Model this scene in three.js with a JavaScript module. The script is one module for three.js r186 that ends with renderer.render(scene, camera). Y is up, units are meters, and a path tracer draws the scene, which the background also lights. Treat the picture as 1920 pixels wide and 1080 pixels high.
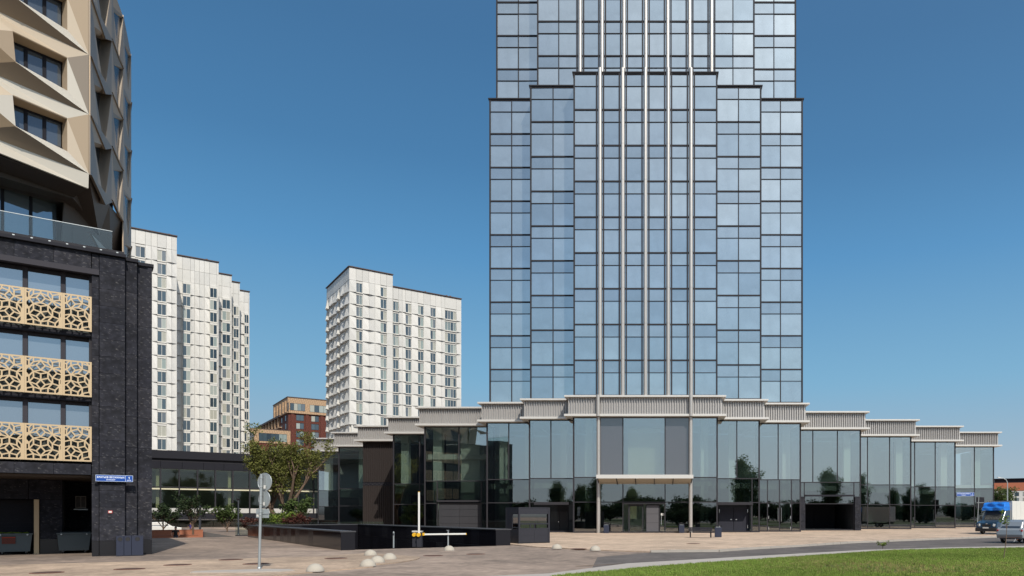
import * as THREE from 'three';
import { mergeGeometries } from 'three/addons/utils/BufferGeometryUtils.js';
import { RoundedBoxGeometry } from 'three/addons/geometries/RoundedBoxGeometry.js';
import { MarchingCubes } from 'three/addons/objects/MarchingCubes.js';

// ---------------------------------------------------------------- camera, sky, sun, exposure
const scene = new THREE.Scene();
const FOCAL = 1390, AXIS_X = 1230, HORIZON = 965, EYE = 1.95;      // measured on the 1920 x 1080 photograph: a shifted architecture lens, held level
const camera = new THREE.PerspectiveCamera(2 * Math.atan(HORIZON / FOCAL) * 180 / Math.PI, 2 * AXIS_X / (2 * HORIZON), 0.5, 3000);
camera.position.set(0, EYE, 0);
camera.lookAt(0, EYE, -10);
camera.setViewOffset(2 * AXIS_X, 2 * HORIZON, 0, 0, 1920, 1080);
camera.updateProjectionMatrix();

const DEG = Math.PI / 180, SUN_AZ = 26.7 * DEG, SUN_EL = 43 * DEG;
const sunDir = new THREE.Vector3(Math.sin(SUN_AZ) * Math.cos(SUN_EL), Math.sin(SUN_EL), Math.cos(SUN_AZ) * Math.cos(SUN_EL));
const sun = new THREE.DirectionalLight(new THREE.Color(1, 0.93, 0.82), 3.9);
sun.position.copy(sunDir).multiplyScalar(200);
sun.castShadow = true;
sun.shadow.radius = 1;
sun.shadow.mapSize.set(4096, 4096);
Object.assign(sun.shadow.camera, { left: -160, right: 120, top: 160, bottom: -120, near: 1, far: 700 });
scene.add(sun, sun.target);

{ // clear late-spring sky: deep blue overhead, paler at the horizon and towards the sun
  const W = 512, H = 256, data = new Float32Array(W * H * 4);
  const stops = [[0, .42, .50, .555], [.055, .35, .46, .55], [.17, .195, .42, .62], [.32, .086, .28, .535], [.42, .052, .195, .405], [.53, .036, .15, .33], [.72, .03, .12, .285], [1, .025, .10, .255]];
  for (let r = 0; r < H; r++) for (let c = 0; c < W; c++) {
    const up = ((r + .5) / H - .5) * Math.PI, ro = ((c + .5) / W - .5) * 2 * Math.PI;
    const x = Math.cos(ro) * Math.cos(up), y = Math.sin(up), z = Math.sin(ro) * Math.cos(up);
    const t = Math.max(0, y);
    let k = 0; while (k < stops.length - 2 && t > stops[k + 1][0]) k++;
    const a = stops[k], b = stops[k + 1], s = Math.min(1, (t - a[0]) / (b[0] - a[0]));
    const ang = Math.acos(Math.min(1, x * sunDir.x + y * sunDir.y + z * sunDir.z)) / DEG;
    const glow = 3.9 * Math.exp(-ang / 13.5) + .03 * (1 + Math.cos(ang * DEG));
    const i = (r * W + c) * 4, g = [1, .985, .93];
    for (let n = 0; n < 3; n++) data[i + n] = y < 0 ? [.12, .115, .10][n] : a[n + 1] + (b[n + 1] - a[n + 1]) * s + glow * g[n];
    data[i + 3] = 1;
  }
  const sky = new THREE.DataTexture(data, W, H, THREE.RGBAFormat, THREE.FloatType);
  sky.mapping = THREE.EquirectangularReflectionMapping;
  sky.magFilter = THREE.LinearFilter; sky.minFilter = THREE.LinearFilter; sky.needsUpdate = true;
  scene.background = sky;
  scene.environment = sky;
}
const renderer = new THREE.WebGLRenderer({ antialias: true });
renderer.toneMapping = THREE.LinearToneMapping;
renderer.toneMappingExposure = 1;
renderer.shadowMap.enabled = true;
renderer.setSize(1024, 576);

// ---------------------------------------------------------------- helpers
let seed = 7;
const rnd = () => { seed = (seed + 0x6d2b79f5) | 0; let t = Math.imul(seed ^ (seed >>> 15), 1 | seed); t = (t + Math.imul(t ^ (t >>> 7), 61 | t)) ^ t; return ((t ^ (t >>> 14)) >>> 0) / 4294967296; };
const rr = (a, b) => a + (b - a) * rnd(), pick = (a) => a[Math.floor(rnd() * a.length) % a.length];
const X = (px, d) => (px - AXIS_X) / FOCAL * d, Y = (py, d) => EYE + (HORIZON - py) / FOCAL * d;
const depthOf = (py) => FOCAL * EYE / (py - HORIZON);
const G = (px, py) => { const d = depthOf(py); return [X(px, d), -d]; };      // the place on level ground, in metres, of a point measured on the photograph
const GRID = 37.2 * DEG, CU = Math.cos(GRID), SU = Math.sin(GRID);            // the street grid is turned against the office tower
const used = new Map();
const numbered = (n) => { const k = used.get(n) ?? 0; used.set(n, k + 1); return k ? n + '_' + String(k).padStart(3, '0') : n; };
function thing(name, label, category, pos = [0, 0, 0], turn = 0, group, parent = scene) {
  const o = new THREE.Group(); o.name = numbered(name); o.position.set(...pos); o.rotation.y = turn;
  o.userData = { label, category }; if (group) o.userData.group = group;
  parent.add(o); return o;
}
function sub(name, parent, pos = [0, 0, 0], turn = 0) { const o = new THREE.Group(); o.name = name; o.position.set(...pos); o.rotation.y = turn; parent.add(o); return o; }
function put(name, geo, mat, parent, pos, rot) {
  const m = new THREE.Mesh(geo, mat); m.name = parent === scene ? numbered(name) : name; m.castShadow = m.receiveShadow = true;
  if (pos) m.position.set(...pos); if (rot) m.rotation.set(...rot);
  parent.add(m); return m;
}
function structure(name, geo, mat, pos) { const m = put(name, geo, mat, scene, pos); m.userData.kind = 'structure'; return m; }
function tag(m, label, category, group) { Object.assign(m.userData, { label, category }); if (group) m.userData.group = group; return m; }
function copyOf(o, label, pos, turn) { const c = o.clone(); c.name = numbered(o.name.replace(/_\d{3}$/, '')); c.userData = { ...o.userData, label: label ?? o.userData.label }; if (pos) c.position.set(...pos); if (turn !== undefined) c.rotation.y = turn; scene.add(c); return c; }
// box with uv in metres; four uv offsets so that neighbours differ
const boxes = new Map();
function boxGeo(w, h, d, variant = 0) {
  const key = [w, h, d].map((v) => Math.round(v * 2000)).join() + ',' + variant;
  if (boxes.has(key)) return boxes.get(key);
  const g = new THREE.BoxGeometry(w, h, d), p = g.attributes.position, n = g.attributes.normal, uv = g.attributes.uv, ox = variant * 1.37, oy = variant * .83;
  for (let i = 0; i < p.count; i++) {
    const x = p.getX(i), y = p.getY(i), z = p.getZ(i), ax = Math.abs(n.getX(i)), ay = Math.abs(n.getY(i));
    uv.setXY(i, (ax > .5 ? z : x) + ox, (ay > .5 ? z : y) + oy);
  }
  boxes.set(key, g); return g;
}
const box = (name, parent, mat, x, y, z, w, h, d, v = 0) => put(name, boxGeo(w, h, d, v), mat, parent, [x, y, z]);
const span = (name, parent, mat, x0, x1, y0, y1, z0, z1, v = 0) => box(name, parent, mat, (x0 + x1) / 2, (y0 + y1) / 2, (z0 + z1) / 2, x1 - x0, y1 - y0, z1 - z0, v);
const bg = (x0, x1, y0, y1, z0, z1) => { const g = new THREE.BoxGeometry(x1 - x0, y1 - y0, z1 - z0); g.translate((x0 + x1) / 2, (y0 + y1) / 2, (z0 + z1) / 2); return g; };
const merged = (name, list, mat, parent) => put(name, mergeGeometries(list), mat, parent);
const cyl = (r0, r1, h, n = 14) => new THREE.CylinderGeometry(r1, r0, h, n);
const V = (...a) => new THREE.Vector3(...a);
function bar(a, b, r0, r1 = r0, n = 6) { // tapered rod between two points
  const d = new THREE.Vector3().subVectors(b, a), g = new THREE.CylinderGeometry(r1, r0, d.length(), n, 1);
  g.applyQuaternion(new THREE.Quaternion().setFromUnitVectors(V(0, 1, 0), d.normalize())); g.translate((a.x + b.x) / 2, (a.y + b.y) / 2, (a.z + b.z) / 2); return g;
}
// flat-shaded polygon fan with thickness behind it (tris from a convex polygon), uv in metres
function facet(pts, thick = 0.06) {
  const a = pts[0], n = new THREE.Vector3().crossVectors(V().subVectors(pts[1], a), V().subVectors(pts[2], a)).normalize(), pos = [], uv = [];
  const ex = V().subVectors(pts[1], a).normalize(), ey = V().crossVectors(n, ex);
  const push = (p, q, r) => { for (const v of [p, q, r]) { pos.push(v.x, v.y, v.z); const w = V().subVectors(v, a); uv.push(w.dot(ex), w.dot(ey)); } };
  const back = pts.map((p) => p.clone().addScaledVector(n, -thick));
  for (let i = 1; i + 1 < pts.length; i++) { push(pts[0], pts[i], pts[i + 1]); push(back[0], back[i + 1], back[i]); }
  for (let i = 0; i < pts.length; i++) { const j = (i + 1) % pts.length; push(pts[i], back[i], back[j]); push(pts[i], back[j], pts[j]); }
  const g = new THREE.BufferGeometry(); g.setAttribute('position', new THREE.Float32BufferAttribute(pos, 3)); g.setAttribute('uv', new THREE.Float32BufferAttribute(uv, 2)); g.computeVertexNormals(); return g;
}
// tiling value noise
function noiseField(n, cells, s0) {
  let s = s0; const r = () => { s = (Math.imul(s, 1664525) + 1013904223) >>> 0; return s / 4294967296; };
  const lat = Array.from({ length: cells * cells }, r), out = new Float32Array(n * n);
  for (let y = 0; y < n; y++) for (let x = 0; x < n; x++) {
    const fx = x / n * cells, fy = y / n * cells, ix = Math.floor(fx), iy = Math.floor(fy), u = fx - ix, v = fy - iy, a = u * u * (3 - 2 * u), b = v * v * (3 - 2 * v);
    const L = (i, j) => lat[((iy + j) % cells) * cells + (ix + i) % cells];
    out[y * n + x] = (L(0, 0) * (1 - a) + L(1, 0) * a) * (1 - b) + (L(0, 1) * (1 - a) + L(1, 1) * a) * b;
  }
  return out;
}
function fractal(n, cells, octaves, s0, gain = .55) {
  const out = new Float32Array(n * n); let amp = 1, tot = 0;
  for (let o = 0; o < octaves && cells <= n; o++, cells *= 2, amp *= gain) { const f = noiseField(n, cells, s0 + o * 77); for (let i = 0; i < f.length; i++) out[i] += f[i] * amp; tot += amp; }
  for (let i = 0; i < out.length; i++) out[i] /= tot; return out;
}
function texture(n, metres, fn, srgb = true) { // fn(i, x, y) -> [r, g, b] 0..1
  const d = new Uint8Array(n * n * 4);
  for (let y = 0; y < n; y++) for (let x = 0; x < n; x++) { const c = fn(y * n + x, x, y), i = (y * n + x) * 4; for (let k = 0; k < 3; k++) d[i + k] = Math.max(0, Math.min(255, c[k] * 255)); d[i + 3] = 255; }
  const t = new THREE.DataTexture(d, n, n); t.wrapS = t.wrapT = THREE.RepeatWrapping; t.magFilter = t.minFilter = THREE.LinearFilter; t.repeat.set(1 / metres, 1 / metres);
  if (srgb) t.colorSpace = THREE.SRGBColorSpace; t.needsUpdate = true; return t;
}
const std = (color, roughness = .8, metalness = 0, extra = {}) => new THREE.MeshStandardMaterial({ color: Array.isArray(color) ? new THREE.Color(...color) : color, roughness, metalness, ...extra });
const phys = (color, roughness, metalness, extra) => new THREE.MeshPhysicalMaterial({ color: Array.isArray(color) ? new THREE.Color(...color) : color, roughness, metalness, ...extra });

// ---------------------------------------------------------------- materials
const N = 512;
const nFine = fractal(N, 64, 4, 11), nMid = fractal(N, 12, 5, 23), nBig = fractal(N, 3, 4, 37), nBig2 = fractal(N, 4, 5, 91);
const mix = (a, b, t) => a.map((v, i) => v + (b[i] - v) * t), cl = (v) => Math.max(0, Math.min(1, v));
const N2 = 1024, f2 = fractal(N2, 128, 3, 301), m2 = fractal(N2, 22, 5, 317), b2 = fractal(N2, 5, 4, 331), c2n = fractal(N2, 3, 3, 347);
// wear that the photograph shows on the ground: tyre tracks, oil spots, cracks, patched trenches
function wearField(n, s0, tracks, spots, cracks) {
  let q = s0; const r = () => { q = (Math.imul(q, 1664525) + 1013904223) >>> 0; return q / 4294967296; }, f = new Float32Array(n * n), dab = (x, y, rad, v) => { const R = Math.ceil(rad); for (let j = -R; j <= R; j++) for (let i = -R; i <= R; i++) { const d = Math.hypot(i, j) / rad; if (d < 1) { const k = (((y + j) | 0) & (n - 1)) * n + (((x + i) | 0) & (n - 1)); f[k] += v * (1 - d * d) * (1 - Math.abs(f[k]) * .5); } } };
  for (let k = 0; k < tracks; k++) { let x = r() * n, y = r() * n, a = (r() - .5) * .5; const L = 200 + r() * 700, v = .05 + r() * .08, w = 3 + r() * 3, da = (r() - .5) * .003; for (let t = 0; t < L; t += 3, a += da) { x += Math.cos(a) * 3; y += Math.sin(a) * 3; dab(x + n, y + n, w, v * (.6 + .8 * r())); } }
  for (let k = 0; k < spots; k++) dab(r() * n, r() * n, 2 + r() * r() * 16, .12 + r() * .22);
  for (let k = 0; k < cracks; k++) { let x = r() * n, y = r() * n, a = r() * 6.3; const L = 40 + r() * 160; for (let t = 0; t < L; t++) { a += (r() - .5) * .7; x += Math.cos(a); y += Math.sin(a); dab(x + n, y + n, 1.1, .35); } }
  return f;
}
const wearA = wearField(N2, 17, 46, 130, 16), wearB = wearField(N2, 41, 14, 170, 5);
const asphaltMap = texture(N2, 30, (i) => { const k = .60 + .34 * f2[i] + .34 * m2[i] + (b2[i] - .5) * .42 + (c2n[i] - .5) * .22 - wearA[i] * .32; return [.57 * k, .505 * k, .455 * k]; });
const roadMap = texture(N2, 24, (i) => { const k = .70 + .26 * f2[i] + (m2[i] - .5) * .3 + (b2[i] - .5) * .2 - wearB[i] * .25; return [.43 * k, .40 * k, .385 * k]; });
const tanMap = texture(N2, 10.24, (i, x, y) => { // small setts, worn, with darker joints
  const row = Math.floor(y / 16), xx = (x + (row % 2) * 16) & 1023, joint = y % 16 < 1 || xx % 32 < 1, h = ((Math.floor(xx / 32) * 73 + row * 151) % 17) / 17;
  const k = .70 + .16 * h + .26 * m2[i] + (b2[i] - .5) * .3 + .14 * f2[i] - wearB[i] * .3; return mix([.735 * k, .645 * k, .56 * k], [.48, .425, .38], joint ? .55 : 0); });
const pinkMap = texture(N2, 15.36, (i, x, y) => { const row = Math.floor(y / 16), xx = (x + (row % 2) * 16) & 1023, joint = y % 16 < 1 || xx % 32 < 1, h = ((Math.floor(xx / 32) * 57 + row * 131) % 13) / 13; const k = .66 + .24 * f2[i] + .24 * m2[i] + (b2[i] - .5) * .36 + .07 * h - wearA[i] * .3; return mix([.715 * k, .625 * k, .54 * k], [.46, .405, .36], joint ? .4 : 0); });
const granite = (base, fleck, dens, s) => { let q = s; const r = () => { q = (Math.imul(q, 1664525) + 1013904223) >>> 0; return q / 4294967296; };
  const f = new Float32Array(N * N); for (let n = 0; n < dens; n++) { let x = r() * N, y = r() * N; const a = -0.5 + r() * .6, L = 1.5 + r() * r() * 9, b = .25 + r() * .75; for (let t = 0; t < L; t += .6) for (let w = 0; w < 2; w++) { const ix = ((x + Math.cos(a) * t) | 0) & (N - 1), iy = ((y + Math.sin(a) * t + w) | 0) & (N - 1); f[iy * N + ix] = Math.max(f[iy * N + ix], b * (1 - .6 * t / L) * (w ? .6 : 1)); } }
  return texture(N, 8.5, (i) => mix(base.map((v) => v * (.45 + .5 * nFine[i] + .55 * nMid[i])), fleck, f[i] * .85)); };
const stoneMap = granite([.18, .183, .21], [.46, .45, .44], 2600, 5);
const streak = texture(256, 4, (i, x, y) => { const v = nBig[y * 2 * N + x * 2] * .7 + nMid[y * N + x] * .3; const k = .90 + .13 * v; return [k, k, k]; });
const whiteClad = texture(256, 3, (i, x, y) => { const k = .94 + .06 * nBig[y * 2 * N + x * 2]; return [k, k, k]; });
const brickMap = texture(N, 4, (i, x, y) => { const row = Math.floor(y / 10), bx = Math.floor((x + (row % 2) * 16) / 32), h = ((bx * 37 + row * 91) % 23) / 23, j = y % 10 < 1; const k = .65 + .5 * h + .2 * nFine[i]; return j ? [.30, .2, .17] : [.36 * k, .185 * k, .145 * k]; });
const tanBrickMap = texture(N, 5, (i, x, y) => { const row = Math.floor(y / 10), bx = Math.floor((x + (row % 2) * 16) / 32), h = ((bx * 37 + row * 91) % 23) / 23; const k = .8 + .3 * h + .1 * nFine[i]; return [.66 * k, .55 * k, .44 * k]; });
const grassMap = texture(N, 6, (i) => { const k = .55 + .6 * nFine[i] + .4 * (nMid[i] - .5), b = cl((nBig[i] - .58) * 5); return mix([.25 * k, .34 * k, .10 * k], [.37 * k, .29 * k, .19 * k], b); });
const bronzeBump = texture(256, .8, (i, x, y) => { const v = nFine[y * N + x]; return [v, v, v]; }, false);

const M = {
  asphalt: std([1, 1, 1], .93, 0, { map: asphaltMap, bumpMap: texture(N, 3, (i) => [nFine[i], nFine[i], nFine[i]], false), bumpScale: .006 }),
  road: std([1, 1, 1], .9, 0, { map: roadMap }),
  tan: std([1, 1, 1], .9, 0, { map: tanMap, bumpMap: tanMap, bumpScale: .004 }),
  pink: std([1, 1, 1], .92, 0, { map: pinkMap }),
  concrete: std([.44, .40, .36], .9, 0, { map: whiteClad }),
  kerb: std([.40, .365, .325], .92, 0, { map: whiteClad }),
  grass: std([1, 1, 1], .95, 0, { map: grassMap }),
  stone: [0, 1, 2].map((k) => phys([[1, 1, 1], [.86, .87, .9], [1.12, 1.1, 1.08]][k], .85, 0, { map: stoneMap, specularIntensity: .35 })),
  plinth: std([.012, .012, .015], .3),
  blackGranite: [0, 1, 2].map((k) => phys([[.008, .008, .011], [.011, .011, .015], [.017, .017, .021]][k], [.10, .15, .22][k], 0, { ior: 1.22 })),
  copingTop: std([.06, .06, .065], .45, 0, { map: whiteClad }),
  darkMetal: phys([.02, .0205, .027], .7, 0, { specularIntensity: .3 }),
  frame: phys([.032, .031, .037], .65, 0, { specularIntensity: .35 }),
  tanMetal: std([.51, .385, .235], .5, .1),
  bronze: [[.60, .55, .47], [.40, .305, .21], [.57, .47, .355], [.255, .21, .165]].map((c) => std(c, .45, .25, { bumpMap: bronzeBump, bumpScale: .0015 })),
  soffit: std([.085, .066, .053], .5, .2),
  transomGlass: [[.47, .535, .58], [.51, .57, .61], [.44, .51, .56], [.54, .60, .63]].map((c) => phys(c, .07, .84, { map: streak })),
  towerGlass: [[.56, .62, .65], [.60, .655, .675], [.515, .585, .625], [.635, .685, .70], [.545, .61, .65], [.47, .545, .595], [.585, .64, .665]].map((c, k) => phys(c, .04 + .025 * (k % 3), .86, { map: streak, specularIntensity: 1 })),
  podGlass: [[.80, .87, .86], [.77, .85, .84], [.82, .88, .87]].map((c, k) => phys(c, .0, 0, { transmission: 1, thickness: 0, ior: 3.5 + .12 * k })),
  lowGlass: [[.42, .48, .47], [.39, .45, .44]].map((c) => phys(c, .0, 0, { transmission: 1, thickness: 0, ior: 2.75 })),
  streetGlass: [[.27, .31, .31], [.24, .28, .28]].map((c) => phys(c, .0, 0, { transmission: 1, thickness: 0, ior: 2.6 })),
  greyGlass: phys([.07, .07, .08], .03, 0, { ior: 2.3 }),
  clearGlass: phys([.86, .92, .91], .0, 0, { transmission: 1, thickness: 0, ior: 1.6 }),
  darkPane: phys([.035, .045, .06], .05, .0, { specularIntensity: 1, ior: 1.9 }),
  bluePane: phys([.30, .36, .42], .03, .72, {}),
  aptPane: phys([.13, .16, .20], .03, .55, {}),
  paleMetal: std([.44, .425, .415], .45, .3),
  ledge: std([.60, .585, .56], .4, .2),
  fin: std([.50, .47, .44], .34, .5),
  white: std([.70, .685, .645], .7, 0, { map: whiteClad }),
  whitePanels: [[.655, .64, .605], [.615, .605, .575], [.675, .66, .63], [.59, .58, .555]].map((c) => std(c, .6, 0, { map: whiteClad })),
  whiteFrame: std([.66, .64, .59], .55),
  interior: std([.56, .57, .50], .9), column: std([.68, .70, .60], .9, 0, { map: whiteClad }),
  brick: std([1, 1, 1], .9, 0, { map: brickMap }), tanBrick: std([1, 1, 1], .9, 0, { map: tanBrickMap }),
  ribs: phys([.032, .026, .025], .7, 0, { specularIntensity: .35 }),
  terracotta: std([.36, .135, .075], .85, 0, { map: whiteClad }),
  stonePale: std([.46, .42, .355], .92, 0, { map: whiteClad }),
  galvanised: std([.42, .45, .46], .45, .6), signBack: std([.36, .40, .41], .5, .4),
  doorSlate: phys([.026, .0265, .034], .75, 0, { map: whiteClad, specularIntensity: .3 }),
  rubber: std([.02, .02, .022], .8), chrome: std([.6, .6, .6], .25, .9),
  bark: std([.13, .088, .062], .95), twig: std([.16, .11, .08], .95),
  rust: std([.20, .095, .065], .85, .2, { map: whiteClad }),
};
const leafMat = (c) => phys(c, 1, 0, { transmission: .32, thickness: 0, specularIntensity: .35 });
M.leafOlive = leafMat([.175, .185, .048]); M.leafGreen = leafMat([.075, .115, .03]); M.leafDark = leafMat([.035, .06, .022]); M.leafLime = leafMat([.16, .22, .035]); M.leafRed = leafMat([.09, .03, .022]);

// ---------------------------------------------------------------- ground
const shapeOf = (pts, holes = []) => { const s = new THREE.Shape(pts.map(([x, z]) => new THREE.Vector2(x, -z))); for (const h of holes) s.holes.push(new THREE.Path(h.map(([x, z]) => new THREE.Vector2(x, -z)))); return s; };
const sheet = (name, pts, y, mat, holes) => { const g = new THREE.ShapeGeometry(shapeOf(pts, holes)); g.rotateX(-Math.PI / 2); return structure(name, g, mat, [0, y, 0]); };
const slab = (name, pts, y, mat, holes) => { const g = new THREE.ExtrudeGeometry(shapeOf(pts, holes), { depth: y, bevelEnabled: false }); g.rotateX(-Math.PI / 2); return structure(name, g, mat); };
const RAMP = [X(639, depthOf(1032)), -depthOf(1032)];
const gridPoint = (o, u, v) => [o[0] + CU * u - SU * v, o[1] - SU * u - CU * v];     // u along the street grid to the right, v away from the viewer
const rampHole = [[.75, .3], [9.4, .3], [9.4, 31], [.75, 31]].map(([u, v]) => gridPoint(RAMP, u, v));
const sunkenHole = [[-60, 31.6], [-.8, 31.6], [-.8, 96], [-60, 96]].map(([u, v]) => gridPoint(RAMP, u, v));
sheet('ground', [[-420, 160], [420, 160], [420, -760], [-420, -760]], 0, M.asphalt, [rampHole, sunkenHole]);
sheet('sunken_plaza', [[-62, 31], [0, 31], [0, 97], [-62, 97]].map(([u, v]) => gridPoint(RAMP, u, v)), -.75, M.asphalt);
{ // retaining faces of the sunken plaza and its pale edge stones
  const wall = (a, b) => { const dx = b[0] - a[0], dz = b[1] - a[1], L = Math.hypot(dx, dz), g = boxGeo(L, .75, .2), m = structure('retaining_wall', g, M.kerb, [(a[0] + b[0]) / 2, -.377, (a[1] + b[1]) / 2]); m.rotation.y = -Math.atan2(dz, dx); };
  const e = [[-60, 31.5], [-.7, 31.5], [-.7, 96]].map(([u, v]) => gridPoint(RAMP, u, v)); wall(e[0], e[1]); wall(e[1], e[2]);
}
// tan paved forecourt of the tower, with kerb stones towards the road
const forecourtEdge = [[1000, 1026], [1100, 1031.5], [1220, 1036], [1347, 1035], [1400, 1031], [1500, 1025.3], [1600, 1018.6], [1740, 1012.8], [1860, 1008.2], [1990, 1004.5], [2200, 1000]].map(([a, b]) => G(a, b));
const back = [gridPoint(RAMP, 10.6, .6), gridPoint(RAMP, 10.6, 50)];
slab('forecourt_paving', [back[0], ...forecourtEdge, [90, -70], [90, -150], [-60, -150], [-60, -100], back[1]], .05, M.tan);
const roadEdge = [[1029, 1081], [1177, 1061], [1383, 1048.5], [1623, 1034.4], [1780, 1029.6], [1920, 1026.5], [2200, 1020]].map(([a, b]) => G(a, b));
const lawnEdge = [[1075, 1083], [1263, 1065.5], [1479, 1050], [1671, 1036.3], [1800, 1033], [1920, 1031.3], [2200, 1025]].map(([a, b]) => G(a, b));
sheet('road', [G(1120, 1045), ...forecourtEdge.slice(2), [130, -75], [130, -45], ...[...roadEdge].reverse().slice(0, -1), G(1110, 1066)].map((p) => p), .006, M.road);
slab('lawn_border', [...roadEdge, [110, -46], [110, -40], ...[...lawnEdge].reverse(), [-6, -19], [-10, -10], [-10, 4], [-11.6, 4], [-11.6, -11], [-7.4, -21]], .1, M.concrete);
sheet('lawn', [...lawnEdge, [110, -40], [110, 6], [-10, 4], [-10, -10], [-6, -19]], .09, M.grass);
sheet('park_lawn', [[-90, 18], [160, 18], [160, 120], [-90, 120]], .03, M.grass);
sheet('park_road', [[-90, 7], [160, 9], [160, 16.5], [-90, 16.5]], .008, M.road);
// pink-beige pavement in front of the stone building and its rounded tip
{
  const tip = []; for (let k = 0; k <= 10; k++) { const a = -1.2 + k / 10 * 2.6; const c = G(728, 1052); tip.push([c[0] + .85 * Math.cos(a) * 1.1, c[1] - 3.0 * Math.sin(a)]); }
  slab('pavement', [G(-200, 1068), G(0, 1061), G(300, 1053), G(600, 1044.5), G(690, 1038), ...tip.reverse(), G(700, 1064), G(600, 1073), G(540, 1078), G(440, 1090), G(0, 1120), G(-300, 1120)], .035, M.pink);
  const k = G(490, 1073), island = [[-1.2, .1], [-.1, .6], [.7, .5], [1.1, .05], [.8, -.4], [-.4, -.7], [-1.9, -.8], [-2.0, -.4]].map(([a, b]) => [k[0] + a, k[1] - b]);
  slab('kerb_island', island, .075, M.concrete);
}
// kerb stones of the forecourt: real pieces, each on its own
{
  let n = 0; const pts = forecourtEdge.slice(2), kerb = thing('kerb_row', 'row of worn concrete kerb stones between tan forecourt and asphalt road', 'kerb');
  for (let i = 0; i + 1 < pts.length - 1; i++) {
    const [ax, az] = pts[i], [bx, bz] = pts[i + 1], L = Math.hypot(bx - ax, bz - az), c = Math.max(1, Math.round(L / 1.0)), ang = -Math.atan2(bz - az, bx - ax);
    for (let k = 0; k < c; k++, n++) { const t = (k + .5) / c, m = box('kerb_stone', kerb, M.kerb, ax + (bx - ax) * t, .06 + rr(-.012, .01), az + (bz - az) * t, Math.round(L / c * 50) / 50 - .02, .14, .16, n % 4); m.rotation.y = ang + rr(-.012, .012); }
  }
}

// ---------------------------------------------------------------- office tower
const TZ = -77.4, FLOOR = 3.737, BASE = 14.37;
const tower = thing('office_tower', 'stepped blue glass office tower with pale vertical metal fins', 'tower', [-1.1, 0, TZ]);
function glassBay(parent, x0, x1, z, y0, floors, cols, back, opts = {}) {
  const bay = sub('facade_bay', parent), y1 = y0 + floors * FLOOR, bars = [];
  span('core', bay, M.interior, x0 + .06, x1 - .06, y0 + .05, y1 - .06, back, z - .16);
  for (let f = 0; f < floors; f++) {
    const yb = y0 + f * FLOOR, yt = yb + FLOOR, ym = yb + FLOOR * .643;
    bars.push(bg(x0, x1, yt - .1, yt + .04, z - .12, z + .05), bg(x0 + .01, x1 - .01, ym - .028, ym + .028, z - .11, z + .045));
    for (let c = 0; c + 1 < cols.length; c++) {
      const a = cols[c] + .05, b = cols[c + 1] - .05;
      for (const [name, p, q] of [['window_pane', yb + .05, ym - .03], ['transom_pane', ym + .03, yt - .11]]) {
        const m = span(name, bay, pick(name === 'window_pane' ? M.towerGlass : M.transomGlass), a, b, p, q, z - .075, z - .045, Math.floor(rnd() * 4));
        m.rotation.set(rr(-.008, .008), rr(-.008, .008), 0);
      }
    }
  }
  if (!opts.noFoot) bars.push(bg(x0, x1, y0 - .06, y0 + .1, z - .12, z + .06));
  cols.forEach((c, i) => { const e = i === 0 || i === cols.length - 1, w = e ? .075 : .045, cx = i === 0 ? c + .075 : i === cols.length - 1 ? c - .075 : c; bars.push(bg(cx - w, cx + w, y0 - .05, y1 + .02, z - .13, z + (e ? .075 : .05))); });
  merged('mullion_frame', bars, M.frame, bay);
  if (opts.cap !== false) span('parapet_cap', bay, M.frame, x0 - .12, x1 + .12, y1 + .041, y1 + .15, back, z + .14);
  return bay;
}
const finGeo = new THREE.CylinderGeometry(.215, .215, FLOOR - .014, 18, 1);
const pinGeo = boxGeo(.16, FLOOR, .3);
function fins(bay, xs, z, y0, floors, extra = 0) {
  for (const x of xs) {
    for (let f = 0; f < floors; f++) put('fin_segment', finGeo, M.fin, bay, [x, y0 + (f + .5) * FLOOR, z + .2]);
    if (extra) put('fin_tip', new THREE.CylinderGeometry(.215, .215, extra, 18), M.fin, bay, [x, y0 + floors * FLOOR + extra / 2 + .002, z + .2]);
    for (const s of [-1, 1]) span('fin_jamb', bay, M.frame, x + s * .36 - .07, x + s * .36 + .07, y0, y0 + floors * FLOOR, z - .12, z + .12);
    span('fin_web', bay, M.paleMetal, x - .12, x + .12, y0, y0 + floors * FLOOR, z - .13, z + .1);
  }
}
const lowFins = [-2, -1, 0, 1, 2].map((k) => k * 2.37), highFins = [-3, -2, -1, 0, 1, 2, 3].map((k) => k * 2.37);
const C0 = 7.52, C1 = 12.45, C2 = 17.4;
fins(glassBay(tower, -C0, C0, 0, BASE, 9, [-C0, ...lowFins, C0], -20), lowFins, 0, BASE, 9, .42);
for (const s of [-1, 1]) {
  const o = (a, b, z, y, n, opt) => { const [p, q] = s < 0 ? [-b, -a] : [a, b]; return glassBay(tower, p, q, z, y, n, [p, (p + q) / 2, q], z - 18, opt); };
  o(C0, C1, -2.4, BASE, 9); o(C1, C2, -4.9, BASE, 9);
  const up = BASE + 9 * FLOOR;
  o(7.1, 11.8, -3.0, up, 4, { cap: false, noFoot: true }); o(11.8, 16.75, -5.4, up, 4, { cap: false, noFoot: true });
}
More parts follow.
